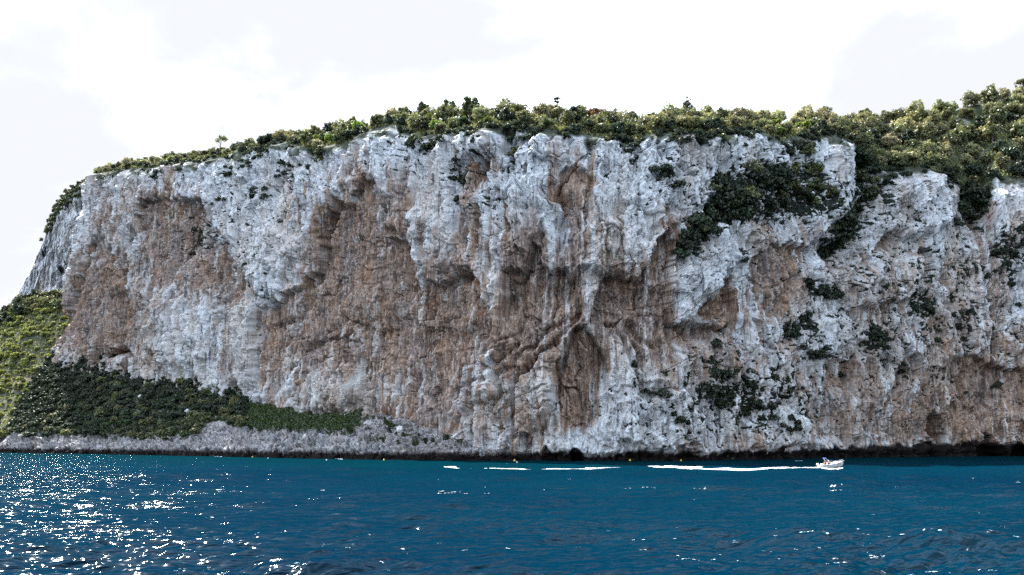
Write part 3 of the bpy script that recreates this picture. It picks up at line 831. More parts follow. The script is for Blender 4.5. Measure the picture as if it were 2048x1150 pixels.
# ------------------------------------------------------------------ sea
def build_sea():
    th = np.concatenate([np.linspace(-PI, -R(42), 40)[:-1], np.linspace(-R(42), R(42), 900), np.linspace(R(42), PI, 40)[1:]])
    r = [3.0]
    while r[-1] < 9000:
        q = r[-1]
        r.append(q + max(.12, min(q * q / 6 / 2600, q * .03)))
    r = np.array(r)
    NC, NR = len(th), len(r)
    TH_, RR = np.meshgrid(th, r, indexing='ij')
    X = RR * np.sin(TH_); Y = RR * np.cos(TH_)
    cell = np.maximum(np.gradient(r), r * R(84) / 900)[None, :]
    Z = np.zeros_like(X)
    rg = np.random.default_rng(11)
    wd = R(120)                                          # the way the chop runs
    for i in range(46):
        lam = 1.0 * (26.0 / 1.0) ** rg.random()
        ang = wd + rg.normal() * .5
        k = 2 * PI / lam
        amp = .017 * lam ** .6
        fade = np.clip(lam / (3.2 * cell) - .6, 0, 1)
        ph = k * (X * math.cos(ang) + Y * math.sin(ang)) + rg.random() * 6.28
        w = np.sin(ph)
        Z += fade * amp * (w + .25 * np.cos(2 * ph))
    grp = 0.75 + .8 * fbm(X / 34, Y / 20, 2, 500)
    Z *= np.clip(grp, .3, 1.6)
    # a few longer wakes of passing boats run across the bay as low broken ridges
    for x0, x1, py, A_ in [(740, 800, 962, .22), (720, 790, 984, .2), (860, 980, 986, .3), (1080, 1130, 975, .2), (1085, 1200, 978, .24), (1230, 1370, 980, .28), (1640, 1680, 980, .3), (1790, 1840, 972, .24),
                           (1885, 1910, 974, .2), (410, 480, 944, .2), (440, 520, 972, .26), (560, 610, 963, .22), (340, 420, 1000, .24), (1660, 1700, 1055, .2), (1640, 1690, 1083, .22), (1820, 1850, 1092, .2), (1590, 1640, 1122, .22), (540, 580, 1058, .18), (700, 745, 1040, .2)]:
        pa = -CAM_H / ae(np.array([x0, x1]), np.array([py, py]))[1][0]
        xa = (x0 - 1024) / FPX * pa; xb = (x1 - 1024) / FPX * pa
        m_ = (Y > pa - 12) & (Y < pa + 12) & (X > xa - 4) & (X < xb + 4)
        wv = fbm(X[m_] / 2.2, Y[m_] / 1.5, 3, 520 + x0 % 50)
        dy_ = (Y[m_] - pa - 1.2 * fbm(X[m_] / 6, Y[m_] * 0, 2, 530)) / 1.1
        Z[m_] += A_ * np.exp(-dy_ ** 2) * sst(-4, 2, np.minimum(X[m_] - xa, xb - X[m_])) * np.clip(.5 + 1.4 * wv, 0, 1.5)
    V = np.stack([X, Y, Z], -1)
    m, n, l, b = newmat('sea_water')
    n.remove(b)
    dif = n.new('ShaderNodeBsdfDiffuse'); glo = n.new('ShaderNodeBsdfGlossy')
    glo.inputs['Roughness'].default_value = 0.085
    glo.inputs['Color'].default_value = (.9, .95, 1, 1)
    fr = n.new('ShaderNodeFresnel'); fr.inputs['IOR'].default_value = 1.33
    fm = n.new('ShaderNodeMath'); fm.operation = 'MULTIPLY'; fm.inputs[1].default_value = 0.16
    fc = n.new('ShaderNodeMath'); fc.operation = 'MINIMUM'; fc.inputs[1].default_value = 0.020
    ms = n.new('ShaderNodeMixShader')
    l.new(fr.outputs[0], fm.inputs[0]); l.new(fm.outputs[0], fc.inputs[0]); l.new(fc.outputs[0], ms.inputs[0])
    l.new(dif.outputs[0], ms.inputs[1]); l.new(glo.outputs[0], ms.inputs[2])
    l.new(ms.outputs[0], n['Material Output'].inputs[0])
    tc = n.new('ShaderNodeTexCoord')
    nz = n.new('ShaderNodeTexNoise'); nz.inputs['Scale'].default_value = 0.012; nz.inputs['Detail'].default_value = 4
    l.new(tc.outputs['Object'], nz.inputs['Vector'])
    rp = n.new('ShaderNodeMapRange'); rp.inputs[1].default_value = .35; rp.inputs[2].default_value = .65
    l.new(nz.outputs['Fac'], rp.inputs[0])
    deep = mixc(n, l, rp.outputs[0], (0.00003, 0.0088, 0.0200), (0.00006, 0.0132, 0.0248))
    at = n.new('ShaderNodeAttribute'); at.attribute_name = 'shoal'
    cc = mixc(n, l, at.outputs['Fac'], deep, (0.0002, 0.0140, 0.020))
    l.new(cc, dif.inputs['Color'])

    def bump(scale, detail, strength, dist, sx=1., sy=1., prev=None):
        ro = n.new('ShaderNodeMapping'); ro.inputs['Rotation'].default_value = (0, 0, R(-26))
        mp = n.new('ShaderNodeMapping'); mp.inputs['Scale'].default_value = (sx, sy, 1)
        l.new(tc.outputs['Object'], ro.inputs[0]); l.new(ro.outputs[0], mp.inputs[0])
        t = n.new('ShaderNodeTexNoise'); t.inputs['Scale'].default_value = scale; t.inputs['Detail'].default_value = detail
        t.inputs['Roughness'].default_value = .55; t.inputs['Distortion'].default_value = .4
        l.new(mp.outputs[0], t.inputs['Vector'])
        bp = n.new('ShaderNodeBump'); bp.inputs['Strength'].default_value = strength; bp.inputs['Distance'].default_value = dist
        l.new(t.outputs['Fac'], bp.inputs['Height'])
        if prev: l.new(prev, bp.inputs['Normal'])
        return bp.outputs[0]
    nrm = bump(0.42, 2, 1.0, .50, .38, 1.3)
    nrm = bump(1.5, 2, 1.0, .23, .38, 1.3, nrm)
    for q in (dif, glo, fr): l.new(nrm, q.inputs['Normal'])
    px = 1024 + FPX * X / np.maximum(Y, 1)
    sh = np.where(Y > 5, sst(.45, 1.0, Y / shoreY(np.clip(px, -150, 2300)) + .12 * fbm(X / 60, Y / 60, 3, 510)), 0)
    o = link('sea', mesh_np('sea', V.reshape(-1, 3), grid_faces(NC, NR)[:, ::-1], m, True, dict(shoal=sh)))
    tag(o, 'deep blue sea glittering in the sun', None, None, 'structure')
    return th, r, Z


SEA = build_sea()


def sea_z(x, y):
    th, r, Z = SEA
    i = np.clip(np.searchsorted(th, np.arctan2(x, y)), 0, len(th) - 1); j = np.clip(np.searchsorted(r, np.hypot(x, y)), 0, len(r) - 1)
    return Z[i, j]

bpy.context.view_layer.update()


# ------------------------------------------------------------------ foliage meshes
def leaf_quads(C, N, size, rg, elong=1.0):
    """leaf-sized quads centred at C facing N"""
    n = len(C)
    t = rg.normal(size=(n, 3)); t -= (t * N).sum(1, keepdims=True) * N
    t /= np.linalg.norm(t, axis=1, keepdims=True) + 1e-6
    b = np.cross(N, t)
    s = size * (0.6 + .8 * rg.random((n, 1)))
    t = t * s * elong; b = b * s * .62
    q = np.stack([C - t, C - b * 1.0, C + t, C + b * 1.0], 1)
    return q.reshape(-1, 3)


def unit(v):
    return v / (np.linalg.norm(v, axis=-1, keepdims=True) + 1e-9)


def crown_verts(seed, rx, rz, nclump, nleaf, leaf, base=0.0, irregular=.25, cl=.34):
    """many leaf clumps spread through an uneven dome; base = height of the lowest leaves"""
    rg = np.random.default_rng(seed)
    out = []
    d = unit(rg.normal(size=(nclump, 3)))
    d[:, 2] = np.where(d[:, 2] < -.35, -d[:, 2], d[:, 2])
    rr = (.45 + .55 * rg.random((nclump, 1)) ** .5) * (1 - irregular * rg.random((nclump, 1)))
    lob = 1 + .22 * np.sin(3 * np.arctan2(d[:, 1], d[:, 0]) + rg.random() * 6)[:, None]
    cc = d * rr * lob * np.array([rx, rx, rz])
    cc[:, 2] += base + rz * .55
    for c in cc:
        r = cl * rx * (.55 + .75 * rg.random())
        n = max(8, int(nleaf * (.6 + .8 * rg.random())))
        v = unit(rg.normal(size=(n, 3)))
        p = c + v * r * (.55 + .5 * rg.random((n, 1))) * np.array([1, 1, .8])
        nn = unit(v + .55 * rg.normal(size=(n, 3)) + np.array([0, 0, .35]))
        out.append(leaf_quads(p, nn, leaf, rg))
    return np.concatenate(out)


def quads(V):
    return np.arange(len(V)).reshape(-1, 4)


def tube(pts, rad, k=7):
    pts = np.array(pts, float); n = len(pts)
    V = []; F = []
    for i, p in enumerate(pts):
        d = unit(pts[min(i + 1, n - 1)] - pts[max(i - 1, 0)])
        a = unit(np.cross(d, [0.3, 1, 0.2])); b = np.cross(d, a)
        for j in range(k):
            q = 2 * PI * j / k
            V.append(p + rad[i] * (math.cos(q) * a + math.sin(q) * b))
    for i in range(n - 1):
        for j in range(k):
            F.append([i * k + j, i * k + (j + 1) % k, (i + 1) * k + (j + 1) % k, (i + 1) * k + j])
    return np.array(V), np.array(F)


def join(parts):
    V = []; F = []; o = 0
    for v, f in parts:
        V.append(v); F.append(f + o); o += len(v)
    return np.concatenate(V), np.concatenate(F)


def trunk_mesh(seed, h, r):
    rg = np.random.default_rng(seed)
    b = [[0, 0, -1.2], [.05, .02, .3 * h], [rg.normal() * .2, rg.normal() * .2, .62 * h], [rg.normal() * .4, rg.normal() * .4, .95 * h]]
    parts = [tube(b, [r * 1.25, r, r * .7, r * .2])]
    for i in range(4):
        a = i * 1.57 + rg.random(); z = h * (.3 + .12 * i)
        o = np.array([math.cos(a), math.sin(a), 0])
        parts.append(tube([[0, 0, z], o * h * .18 + [0, 0, z + .14 * h], o * h * .36 + [0, 0, z + .34 * h]], [r * .6, r * .4, r * .12], 5))
    return join(parts)


# tree kinds: (label look, crown shape, material, height factor)
TREES = []
for i, (look, mat, rx, rz, base, ncl) in enumerate([
    ('dark olive round-crowned oak', M_OAK, 3.3, 3.6, .2, 42), ('olive-green lumpy oak', M_OAK, 3.8, 3.2, .1, 48), ('dark olive narrow oak', M_OAK, 2.6, 4.6, .3, 40),
    ('pale grey-green round tree', M_PALE, 3.2, 3.4, .2, 42), ('pale grey-green spreading tree', M_PALE, 3.9, 2.9, .1, 46),
    ('deep green bushy tree', M_DARK, 3.4, 3.4, 0.1, 44), ('bright lime-green low tree', M_LIME, 2.7, 2.5, .6, 30), ('rusty brown-tipped low tree', M_RUST, 2.4, 2.2, .6, 26),
]):
    V = crown_verts(100 + i, rx, rz, ncl, 46, .36, base)
    cm_ = mesh_np('crown', V, quads(V), mat, False)
    tv, tf = trunk_mesh(200 + i, base + rz * .95, .26)
    tm_ = mesh_np('trunk', tv, tf, M_BARK)
    TREES.append((look, cm_, tm_, rx))
BUSH = []
for i, (look, mat, rx, rz, ncl) in enumerate([('dark green round bush', M_DARK, 1.5, 1.3, 18), ('dark green straggling bush', M_DARK, 1.9, 1.0, 18), ('olive-green tufted bush', M_OAK, 1.5, 1.4, 18), ('yellowish tufted bush', M_SCRUB, 1.2, 1.1, 14),
                                              ('dark green hanging bush', M_DARK, 1.3, 1.9, 18), ('rusty brown bush', M_RUST, 1.1, 1.0, 12)]):
    V = crown_verts(300 + i, rx, rz, ncl, 40, .24, -.5 * rz, .35)
    BUSH.append((look, mesh_np('bush', V, quads(V), mat, False)))
SHRUB = []
for i, (look, mat, rx, rz, ncl) in enumerate([('dark green dense shrub', M_DARK, 2.5, 2.0, 30), ('dark green rounded shrub', M_DARK, 2.2, 2.3, 28), ('dull olive shrub', M_OAK, 2.3, 2.0, 28), ('grassy green low shrub', M_GRASS, 1.8, 1.3, 20)]):
    V = crown_verts(400 + i, rx, rz, ncl, 44, .34, -.2)
    SHRUB.append((look, mesh_np('shrub', V, quads(V), mat, False)))


def poisson(P, spacing, seed):
    """greedy thinning of candidate points P (n,3); spacing per point"""
    rg = np.random.default_rng(seed)
    order = rg.permutation(len(P)); grid = {}; keep = []
    g = float(np.max(spacing))
    for i in order:
        x, y, z = P[i]; c = (int(x // g), int(y // g)); ok = True
        for a in (-1, 0, 1):
            for b in (-1, 0, 1):
                for j in grid.get((c[0] + a, c[1] + b), ()):
                    q = P[j]
                    if (q[0] - x) ** 2 + (q[1] - y) ** 2 + (q[2] - z) ** 2 < (.5 * (spacing[i] + spacing[j])) ** 2: ok = False; break
                if not ok: break
            if not ok: break
        if ok:
            grid.setdefault(c, []).append(i); keep.append(i)
    return keep


def scatter_mass(name, label, spots, mats):
    """spots: (location, scale, mesh) -> ONE mesh object of all of them (a far wood that reads as one mass)"""
    Vs = []
    for p, s, me, rz in spots:
        v = np.empty(len(me.vertices) * 3, np.float32); me.vertices.foreach_get('co', v)
        v = v.reshape(-1, 3)
        v = v.reshape(-1, 4, 3)[::1].reshape(-1, 3)
        c, s_ = math.cos(rz), math.sin(rz)
        w = v.copy(); w[:, 0] = c * v[:, 0] - s_ * v[:, 1]; w[:, 1] = s_ * v[:, 0] + c * v[:, 1]
        Vs.append(w * s + np.array(p))
    V = np.concatenate(Vs)
    o = link(name, mesh_np(name, V, quads(V), mats, False))
    return tag(o, label, None, None, 'stuff')


def tuft_mass(name, label, P, n, size, mat, seed, spread=.35, tall=1.0):
    rg = np.random.default_rng(seed)
    c = P[rg.integers(0, len(P), n)] + rg.normal(size=(n, 3)) * spread
    c[:, 2] += size * .3
    nn = unit(rg.normal(size=(n, 3)) * np.array([1, 1, .55]))
    q = leaf_quads(c, nn, size, rg, tall)
    o = link(name, mesh_np(name, q, quads(q), mat, False))
    return tag(o, label, None, None, 'stuff')


# ------------------------------------------------------------------ trees on the crest
SECT = [(0, "at the crest's far left end"), (290, 'above the dim left hollow'), (410, 'by the lone tall pine'), (520, 'above the left bushy notch'),
        (640, 'left of the white peaked wall'), (760, 'above the white peaked wall'), (870, 'left of the jutting boulder'), (960, 'above the jutting boulder'),
        (1050, 'on the highest hump'), (1160, 'right of the highest hump'), (1250, 'in the dip beyond the hump'), (1345, 'around the spiky tree'), (1430, 'above the dark bush patch'),
        (1540, 'left of the white fin'), (1640, 'above the white rock fin'), (1710, 'over the wooded gully'), (1790, 'above the right-hand dome'), (1880, 'over the narrow right gully'), (1970, "at the wooded slope's right end")]


def sect(px, table):
    r = table[0][1]
    for x, t in table:
        if px >= x: r = t
    return r


def crest():
    T = CL['top']; u = CL['u'][0]
    sel = np.where(u <= 1.06)[0]
    P = T[:, sel].reshape(-1, 3); U = np.broadcast_to(u[sel], (T.shape[0], len(sel))).reshape(-1)
    px, py = to_px(P[:, 0], P[:, 1], P[:, 2])
    ok = (px > 120) & (px < 2110) & (P[:, 1] < 640)
    P, U, px, py = P[ok], U[ok], px[ok], py[ok]
    rg = np.random.default_rng(21)
    bigr = sst(1650, 1850, px)
    sp = np.where(U < .12, 4.6, 6.4) + 2.2 * bigr + rg.random(len(px)) * 1.5
    keep = poisson(P, sp, 5)
    out = []
    for i in keep:
        n = fbm(np.array([P[i, 0] / 16]), np.array([P[i, 1] / 16]), 2, 600)[0]
        w = rg.random()
        if w < .30 - n * .3: k = rg.integers(0, 3)
        elif w < .80: k = rg.integers(3, 5)
        elif w < .93: k = 5
        elif w < .98: k = 6
        else: k = 7
        if U[i] < .15 and rg.random() < .6: k = [0, 1, 5][rg.integers(0, 3)]
        s = (.85 if U[i] < .12 else 1.05) * (.7 + .4 * rg.random() + .35 * rg.random() ** 4) * (1 + .35 * bigr[i])
        s *= .72 + .28 * float(sst(330, 700, px[i]))
        out.append((s / P[i, 1], P[i], px[i], U[i], int(k), s))
    return out


def tree(p, k, s, rz, label, group, name='tree'):
    look, cme, tme, rx = TREES[k]
    o = empty(name, p)
    o.rotation_euler = (0, 0, rz); o.scale = (s, s, s * random.uniform(.9, 1.12))
    tag(o, label, 'tree', group)
    link('crown', cme, o); link('trunk', tme, o)
    return o


cr_ = crest()
print('crest trees', len(cr_))
# an estimate of what the slope in front hides: keep as individuals those that show most
colmax = {}
vis = []
for c in sorted(cr_, key=lambda c: c[1][1]):
    p = c[1]; topx, topy = to_px(p[0], p[1], p[2] + 4.5 * c[5])
    b0 = int(topx // 14); shown = 0
    for b in (b0 - 1, b0, b0 + 1):
        m = colmax.get(b, 1e9)
        shown += max(0, m - topy) if m < 1e8 else 25
        colmax[b] = min(m, topy)
    vis.append((min(shown, 80), c))
vis.sort(key=lambda v: -v[0])
indiv = [c for s_, c in vis[:296]]
rest = [c for s_, c in vis[296:] if s_ > -1]
random.seed(3)
for q, p, px, U, k, s in indiv:
    row = 'at the cliff rim' if U < .2 else ('on the skyline' if U > .72 else 'in mid-row')
    size = 'small ' if s < .9 else ('big ' if s > 1.3 else '')
    tree(p, k, s, random.random() * 6.28, f"{size}{TREES[k][0]} {row} {sect(px, SECT)}", 'trees along the cliff crest')
if rest:
    byk = {}
    for c in rest: byk.setdefault('p' if c[4] in (3, 4, 6, 7) else 'd', []).append(c)
    for kk, lab, mt in (('p', 'pale distant trees filling in behind the crest trees', M_PALE), ('d', 'dark distant trees filling in behind the crest trees', M_OAK)):
        if kk in byk:
            scatter_mass('woodland', lab, [(c[1], c[5], TREES[c[4]][1], random.random() * 6) for c in byk[kk]], mt)
print('individual trees', len(indiv), 'rest', len(rest))


def top_at(px, uu):
    j = int(np.argmin(np.abs(CL['u'][0] - uu)))
    T = CL['top'][:, j]
    x, y = to_px(T[:, 0], T[:, 1], T[:, 2])
    x = np.where(T[:, 1] > 560, -999, x)
    i = int(np.argmin(np.abs(x - px)))
    return T[i]


# the ones that stand out
def special(px, uu, mesh_args, trunk_h, label, mat, r=.3):
    V = crown_verts(*mesh_args)
    o = empty('pine_tree', top_at(px, uu)); tag(o, label, 'tree', 'trees along the cliff crest')
    link('crown', mesh_np('crown', V, quads(V), mat, False), o)
    tv, tf = trunk_mesh(77, trunk_h, r)
    link('trunk', mesh_np('trunk', tv, tf, M_BARK), o)


special(440, .95, (901, 3.6, 2.2, 20, 34, .34, 8.5, .4), 10.5, 'lone tall umbrella pine standing clear above the left crest', M_OAK)
special(1374, .9, (902, 2.4, 5.6, 34, 34, .3, 2.5, .5), 9, 'spiky upright tree poking above the middle of the skyline', M_OAK)
special(1112, 1.0, (903, 1.8, 1.8, 14, 34, .3, 5.0, .3), 6, 'small dark tree knob at the very top of the hump', M_DARK)
special(2046, .98, (904, 3.5, 3.5, 30, 40, .36, 6.0, .4), 9, 'tallest tree at the upper right corner of the slope', M_OAK)
special(1652, .95, (905, 3.2, 2.6, 24, 34, .34, 5.0, .45), 7, 'ragged-topped tree rising over the white rock fin', M_OAK)

# ------------------------------------------------------------------ bushes rooted on the face
FX = CL['fpx'][:, :, 0]; FY = CL['fpx'][:, :, 1]
ROWX = FX[:, 330]; UNIQ = np.where(np.arange(len(ROWX)) > 110)[0]


def face_at(px, py):
    i = UNIQ[int(np.argmin(np.abs(ROWX[UNIQ] - px)))]
    for _ in range(2):
        j = int(np.argmin(np.abs(FY[i] - py)))
        i = UNIQ[int(np.argmin(np.abs(FX[UNIQ, j] - px)))]
    return CL['face'][i, j], CL['nrm'][0][i], CL['nrm'][1][i]


nb = 0
faceS = []
rgb_ = np.random.default_rng(31)
for cx, cy_, rx, ry, tilt, num, size, kinds, where in VEG:
    ct, st = math.cos(R(tilt)), math.sin(R(tilt))
    for i in range(max(2, int(round(num * .68)))):
        while True:
            a, b = rgb_.random(2) * 2 - 1
            if a * a + b * b < 1: break
        x = cx + a * rx * ct - b * ry * st; y = cy_ + a * rx * st + b * ry * ct
        p, nx, ny = face_at(x, y)
        k = kinds[int(rgb_.integers(0, len(kinds)))]
        s = 1.45 * size * (.65 + .7 * rgb_.random())
        if nb >= 300: faceS.append((p + np.array([nx, ny, 0]) * .35 * s, s, BUSH[k if k in (0, 1, 4) else 0][1], rgb_.random() * 6)); continue
        o = link('bush', BUSH[k][1])
        o.location = (p[0] + nx * .35 * s, p[1] + ny * .35 * s, p[2])
        o.rotation_euler = (0, 0, rgb_.random() * 6.28); o.scale = (s, s, s)
        sz = 'small ' if s < .75 else ('big ' if s > 1.5 else '')
        tag(o, f"{sz}{BUSH[k][0]} {where}", 'bush', 'bushes rooted on the cliff face')
        nb += 1
if faceS:
    scatter_mass('face_scrub', 'small dark scrub dotted over the right face', faceS, M_DARK)
# the fringe of scrub that hangs over the rim, and the tufts growing in the pits
rimS = []
rg_ = np.random.default_rng(61)
RN = CL['face'][:, -1]
rpx, rpy = to_px(RN[:, 0], RN[:, 1], RN[:, 2])
for i in range(120, len(RN), 5):
    g = fbm(np.array([rpx[i] / 38.]), np.array([0.3]), 3, 620)[0]
    nn_ = int(.6 + 5 * max(0, g + .12))
    for _ in range(nn_):
        j = -1 - int(rg_.random() ** 1.5 * (10 + 90 * max(0, g + .05)))
        q = CL['face'][i, j]; s = .7 + .7 * rg_.random()
        rimS.append((q + np.array([CL['nrm'][0][i], CL['nrm'][1][i], 0]) * .3, s, BUSH[int(rg_.choice([0, 1, 2]))][1], rg_.random() * 6))
scatter_mass('rim_scrub', 'dark scrub trailing over the whole rim of the cliff', rimS, M_DARK)
P_ = CL['face'][120:][CL['pit'][120:] > .9]
tuft_mass('rock_tufts', 'small dark tufts growing in the pits of the rock', P_, 36000, .38, M_DARK, 63, .3)
U_ = np.broadcast_to(CL['u'][0], CL['top'].shape[:2])
TP_ = CL['top'][120:][(U_[120:] < .5)]
tuft_mass('crest_undergrowth', 'low dark undergrowth between the trees of the crest', TP_, 42000, .62, M_OAK, 64, .45)
print('bushes', nb, 'rim', len(rimS))

# ------------------------------------------------------------------ shrubs of the dark slope
V, PX, PY, veg = SLOPE
m = (veg > .5) & (PX > -40) & (PX < 490) & (PY > 700)
P = V[m]; px = PX[m]; py = PY[m]
keep = poisson(P, np.full(len(P), 4.3), 8)
top = ip(px, TTOP); low = ip(px, VLOW)
sh = sorted(keep, key=lambda i: P[i, 1])
rgs = np.random.default_rng(41)
SX = [(-100, "at the dark slope's left corner"), (70, "on the dark slope's left part"), (170, 'below the cave mouth'), (270, 'mid-way along the dark slope'), (360, 'near the pale outcrops'), (430, "at the dark slope's right end")]
restS = []
for n_, i in enumerate(sh):
    f = (py[i] - top[i]) / max(low[i] - top[i], 1)
    row = 'in the top row' if f < .25 else ('on the lower edge' if f > .78 else 'halfway up')
    k = int(rgs.choice(4, p=[.42, .3, .2, .08])); s = .75 + .5 * rgs.random()
    if f > .8 and px[i] > 200: k = 3 if rgs.random() < .5 else 2
    if n_ < 298:
        o = link('shrub', SHRUB[k][1]); o.location = P[i]; o.scale = (s, s, s * (.85 + .3 * rgs.random())); o.rotation_euler = (0, 0, rgs.random() * 6.28)
        sz = 'small ' if s < .88 else ('big ' if s > 1.12 else '')
        tag(o, f"{sz}{SHRUB[k][0]} {row} {sect(px[i], SX)}", 'shrub', 'shrubs on the dark slope')
    else:
        restS.append((P[i], s, SHRUB[min(k, 1)][1], rgs.random() * 6))
print('shrubs', len(sh), len(restS))
if restS:
    scatter_mass('thicket', 'dark thicket filling the far side of the slope', restS, M_DARK)


m = (veg > .5) & (PX > 440) & (PX < 720)
tuft_mass('grass', 'green grass and herbs on the right end of the low slope', V[m], 26000, .42, M_GRASS, 51)
m2 = (veg > .5) & (PX > -60) & (PX <= 470)
tuft_mass('undergrowth', 'dark undergrowth between the shrubs of the slope', V[m2], 22000, .5, M_DARK, 52, .5)

# ------------------------------------------------------------------ scrub on the lit hillside
HV, HPX, HPY = HILL
m = (HPX > -60) & (HPX < 190) & (HPY < 880) & ~((HPY > 748) & (HPY < 772) & (fbm(HPX / 20, HPY / 12, 2, 317) > -.05))
P = HV[m]
keep = poisson(P, 2.6 + 2.6 * np.random.default_rng(5).random(len(P)) ** 2, 12)
V4 = crown_verts(450, 2.0, 1.5, 16, 30, .42, -.2)
SCM = mesh_np('scrub', V4, quads(V4), M_SCRUB, False)
scatter_mass('hillside_scrub', 'sunlit yellow-green scrub covering the left hillside', [(P[i], .45 + 1.1 * random.random() ** 2, SCM, random.random() * 6) for i in keep if random.random() < .8], M_SCRUB)
tuft_mass('hillside_grass', 'dry sunlit grass on the left hillside', P, 15000, .5, M_SCRUB, 55, .5)
m = (HPX > -40) & (HPX < 150) & (HPY < ip(HPX, HILLTOP) + 30)
P = HV[m]; px = HPX[m]
for i in poisson(P, np.full(len(P), 7.0), 14):
    tree(P[i], int(random.choice([0, 1, 5])), random.uniform(.9, 1.5), random.random() * 6, 'dark round tree in the row at the top of the lit left hillside', 'trees on the left hillside')

P = HEAD[:, 385:424].reshape(-1, 3); px, py = to_px(P[:, 0], P[:, 1], P[:, 2])
m = (px > 95) & (px < 260)
P = P[m]; keep = poisson(P, np.full(len(P), 4.0), 16)
P2 = HEAD[:, :420][HPIT > .8]; px, py = to_px(P2[:, 0], P2[:, 1], P2[:, 2]); P2 = P2[(px > -20) & (px < 200) & (py < 640)]
keep2 = poisson(P2, np.full(len(P2), 7.0), 18) if len(P2) else []
P = np.concatenate([P[keep], P2[keep2] - np.array([0, .5, 0])]); keep = range(len(P))
scatter_mass('headland_scrub', 'grey-green scrub along the top of the farther headland', [(P[i], (.5 if i >= 0 and px.size and i > len(P) - len(keep2) else .8) + .5 * random.random(), SHRUB[2][1], random.random() * 6) for i in keep], M_OAK)


# ------------------------------------------------------------------ floats, boat, wake
M_WHITE = plain('white_gelcoat', (.80, .80, .78), .25)
M_BLUE = plain('blue_canvas', (.02, .06, .25), .8)
M_GREY = plain('grey_plastic', (.08, .08, .09), .4)
M_RED = plain('red_paint', (.55, .03, .05), .4)
M_GLASS = plain('tinted_screen', (.03, .05, .06), .08)
M_STEEL = plain('steel', (.6, .6, .62), .25)
M_YEL = plain('yellow_float', (.75, .50, .03), .4)
M_CUSH = plain('cream_cushion', (.62, .60, .55), .8)
M_SKIN = plain('skin', (.48, .26, .17), .55)
M_DARKC = plain('dark_cloth', (.04, .045, .07), .9)
M_ORANGE = plain('orange_cloth', (.65, .12, .04), .85)
M_HAIR = plain('dark_hair', (.03, .02, .015), .7)
M_CAPW = plain('white_cap', (.75, .74, .70), .8)


def foam_material():
    m, n, l, b = newmat('foam')
    tc = n.new('ShaderNodeTexCoord'); nz = n.new('ShaderNodeTexNoise'); nz.inputs['Scale'].default_value = 1.1; nz.inputs['Detail'].default_value = 5
    l.new(tc.outputs['Object'], nz.inputs['Vector'])
    r = n.new('ShaderNodeMapRange'); r.inputs[1].default_value = .38; r.inputs[2].default_value = .56
    l.new(nz.outputs['Fac'], r.inputs[0])
    l.new(mixc(n, l, r.outputs[0], (.22, .38, .44), (.86, .88, .90)), b.inputs['Base Color'])
    b.inputs['Roughness'].default_value = .9
    return m


M_FOAM = foam_material()


def sea_at(px, py):
    a, e = ae(px, py)
    Y = -CAM_H / e
    return np.array([a * Y, Y, 0 * Y])


def lathe(prof, k=14):
    prof = np.array(prof, float); n = len(prof)
    a = np.arange(k) * 2 * PI / k
    V = np.stack([prof[:, 0:1] * np.cos(a), prof[:, 0:1] * np.sin(a), np.repeat(prof[:, 1:2], k, 1)], -1).reshape(-1, 3)
    F = [[i * k + j, i * k + (j + 1) % k, (i + 1) * k + (j + 1) % k, (i + 1) * k + j] for i in range(n - 1) for j in range(k)]
    return V, np.array(F)


def part(name, vf, mat, parent=None, smooth=True, label=None):
    o = link(name, mesh_np(name, vf[0], vf[1], mat, smooth), parent)
    if label: o['label'] = label
    return o


def boxm(c, d, bev=.03):
    """bevelled box as quads (three nested rings)"""
    x, y, z = np.array(d) / 2.; b = min(bev, x * .45, y * .45, z * .45)
    rings = []
    for zz, k in ((-z, b), (-z + b, 0), (z - b, 0), (z, b)):
        ring = [(-x + k, -y + k + (b if k == 0 else 0)), (-x + k + (b if k == 0 else 0), -y + k), (x - k - (b if k == 0 else 0), -y + k), (x - k, -y + k + (b if k == 0 else 0)),
                (x - k, y - k - (b if k == 0 else 0)), (x - k - (b if k == 0 else 0), y - k), (-x + k + (b if k == 0 else 0), y - k), (-x + k, y - k - (b if k == 0 else 0))]
        rings.append([(p, q, zz) for p, q in ring])
    V = np.array(sum(rings, [])) + np.array(c)
    F = [[r * 8 + j, r * 8 + (j + 1) % 8, r * 8 + 8 + (j + 1) % 8, r * 8 + 8 + j] for r in range(3) for j in range(8)]
    for r in (0, 24):
        q = [[r, r + 1, r + 2, r + 3], [r, r + 3, r + 4, r + 7], [r + 4, r + 5, r + 6, r + 7]]
        F += [f[::-1] for f in q] if r == 0 else q
    return V, np.array(F)


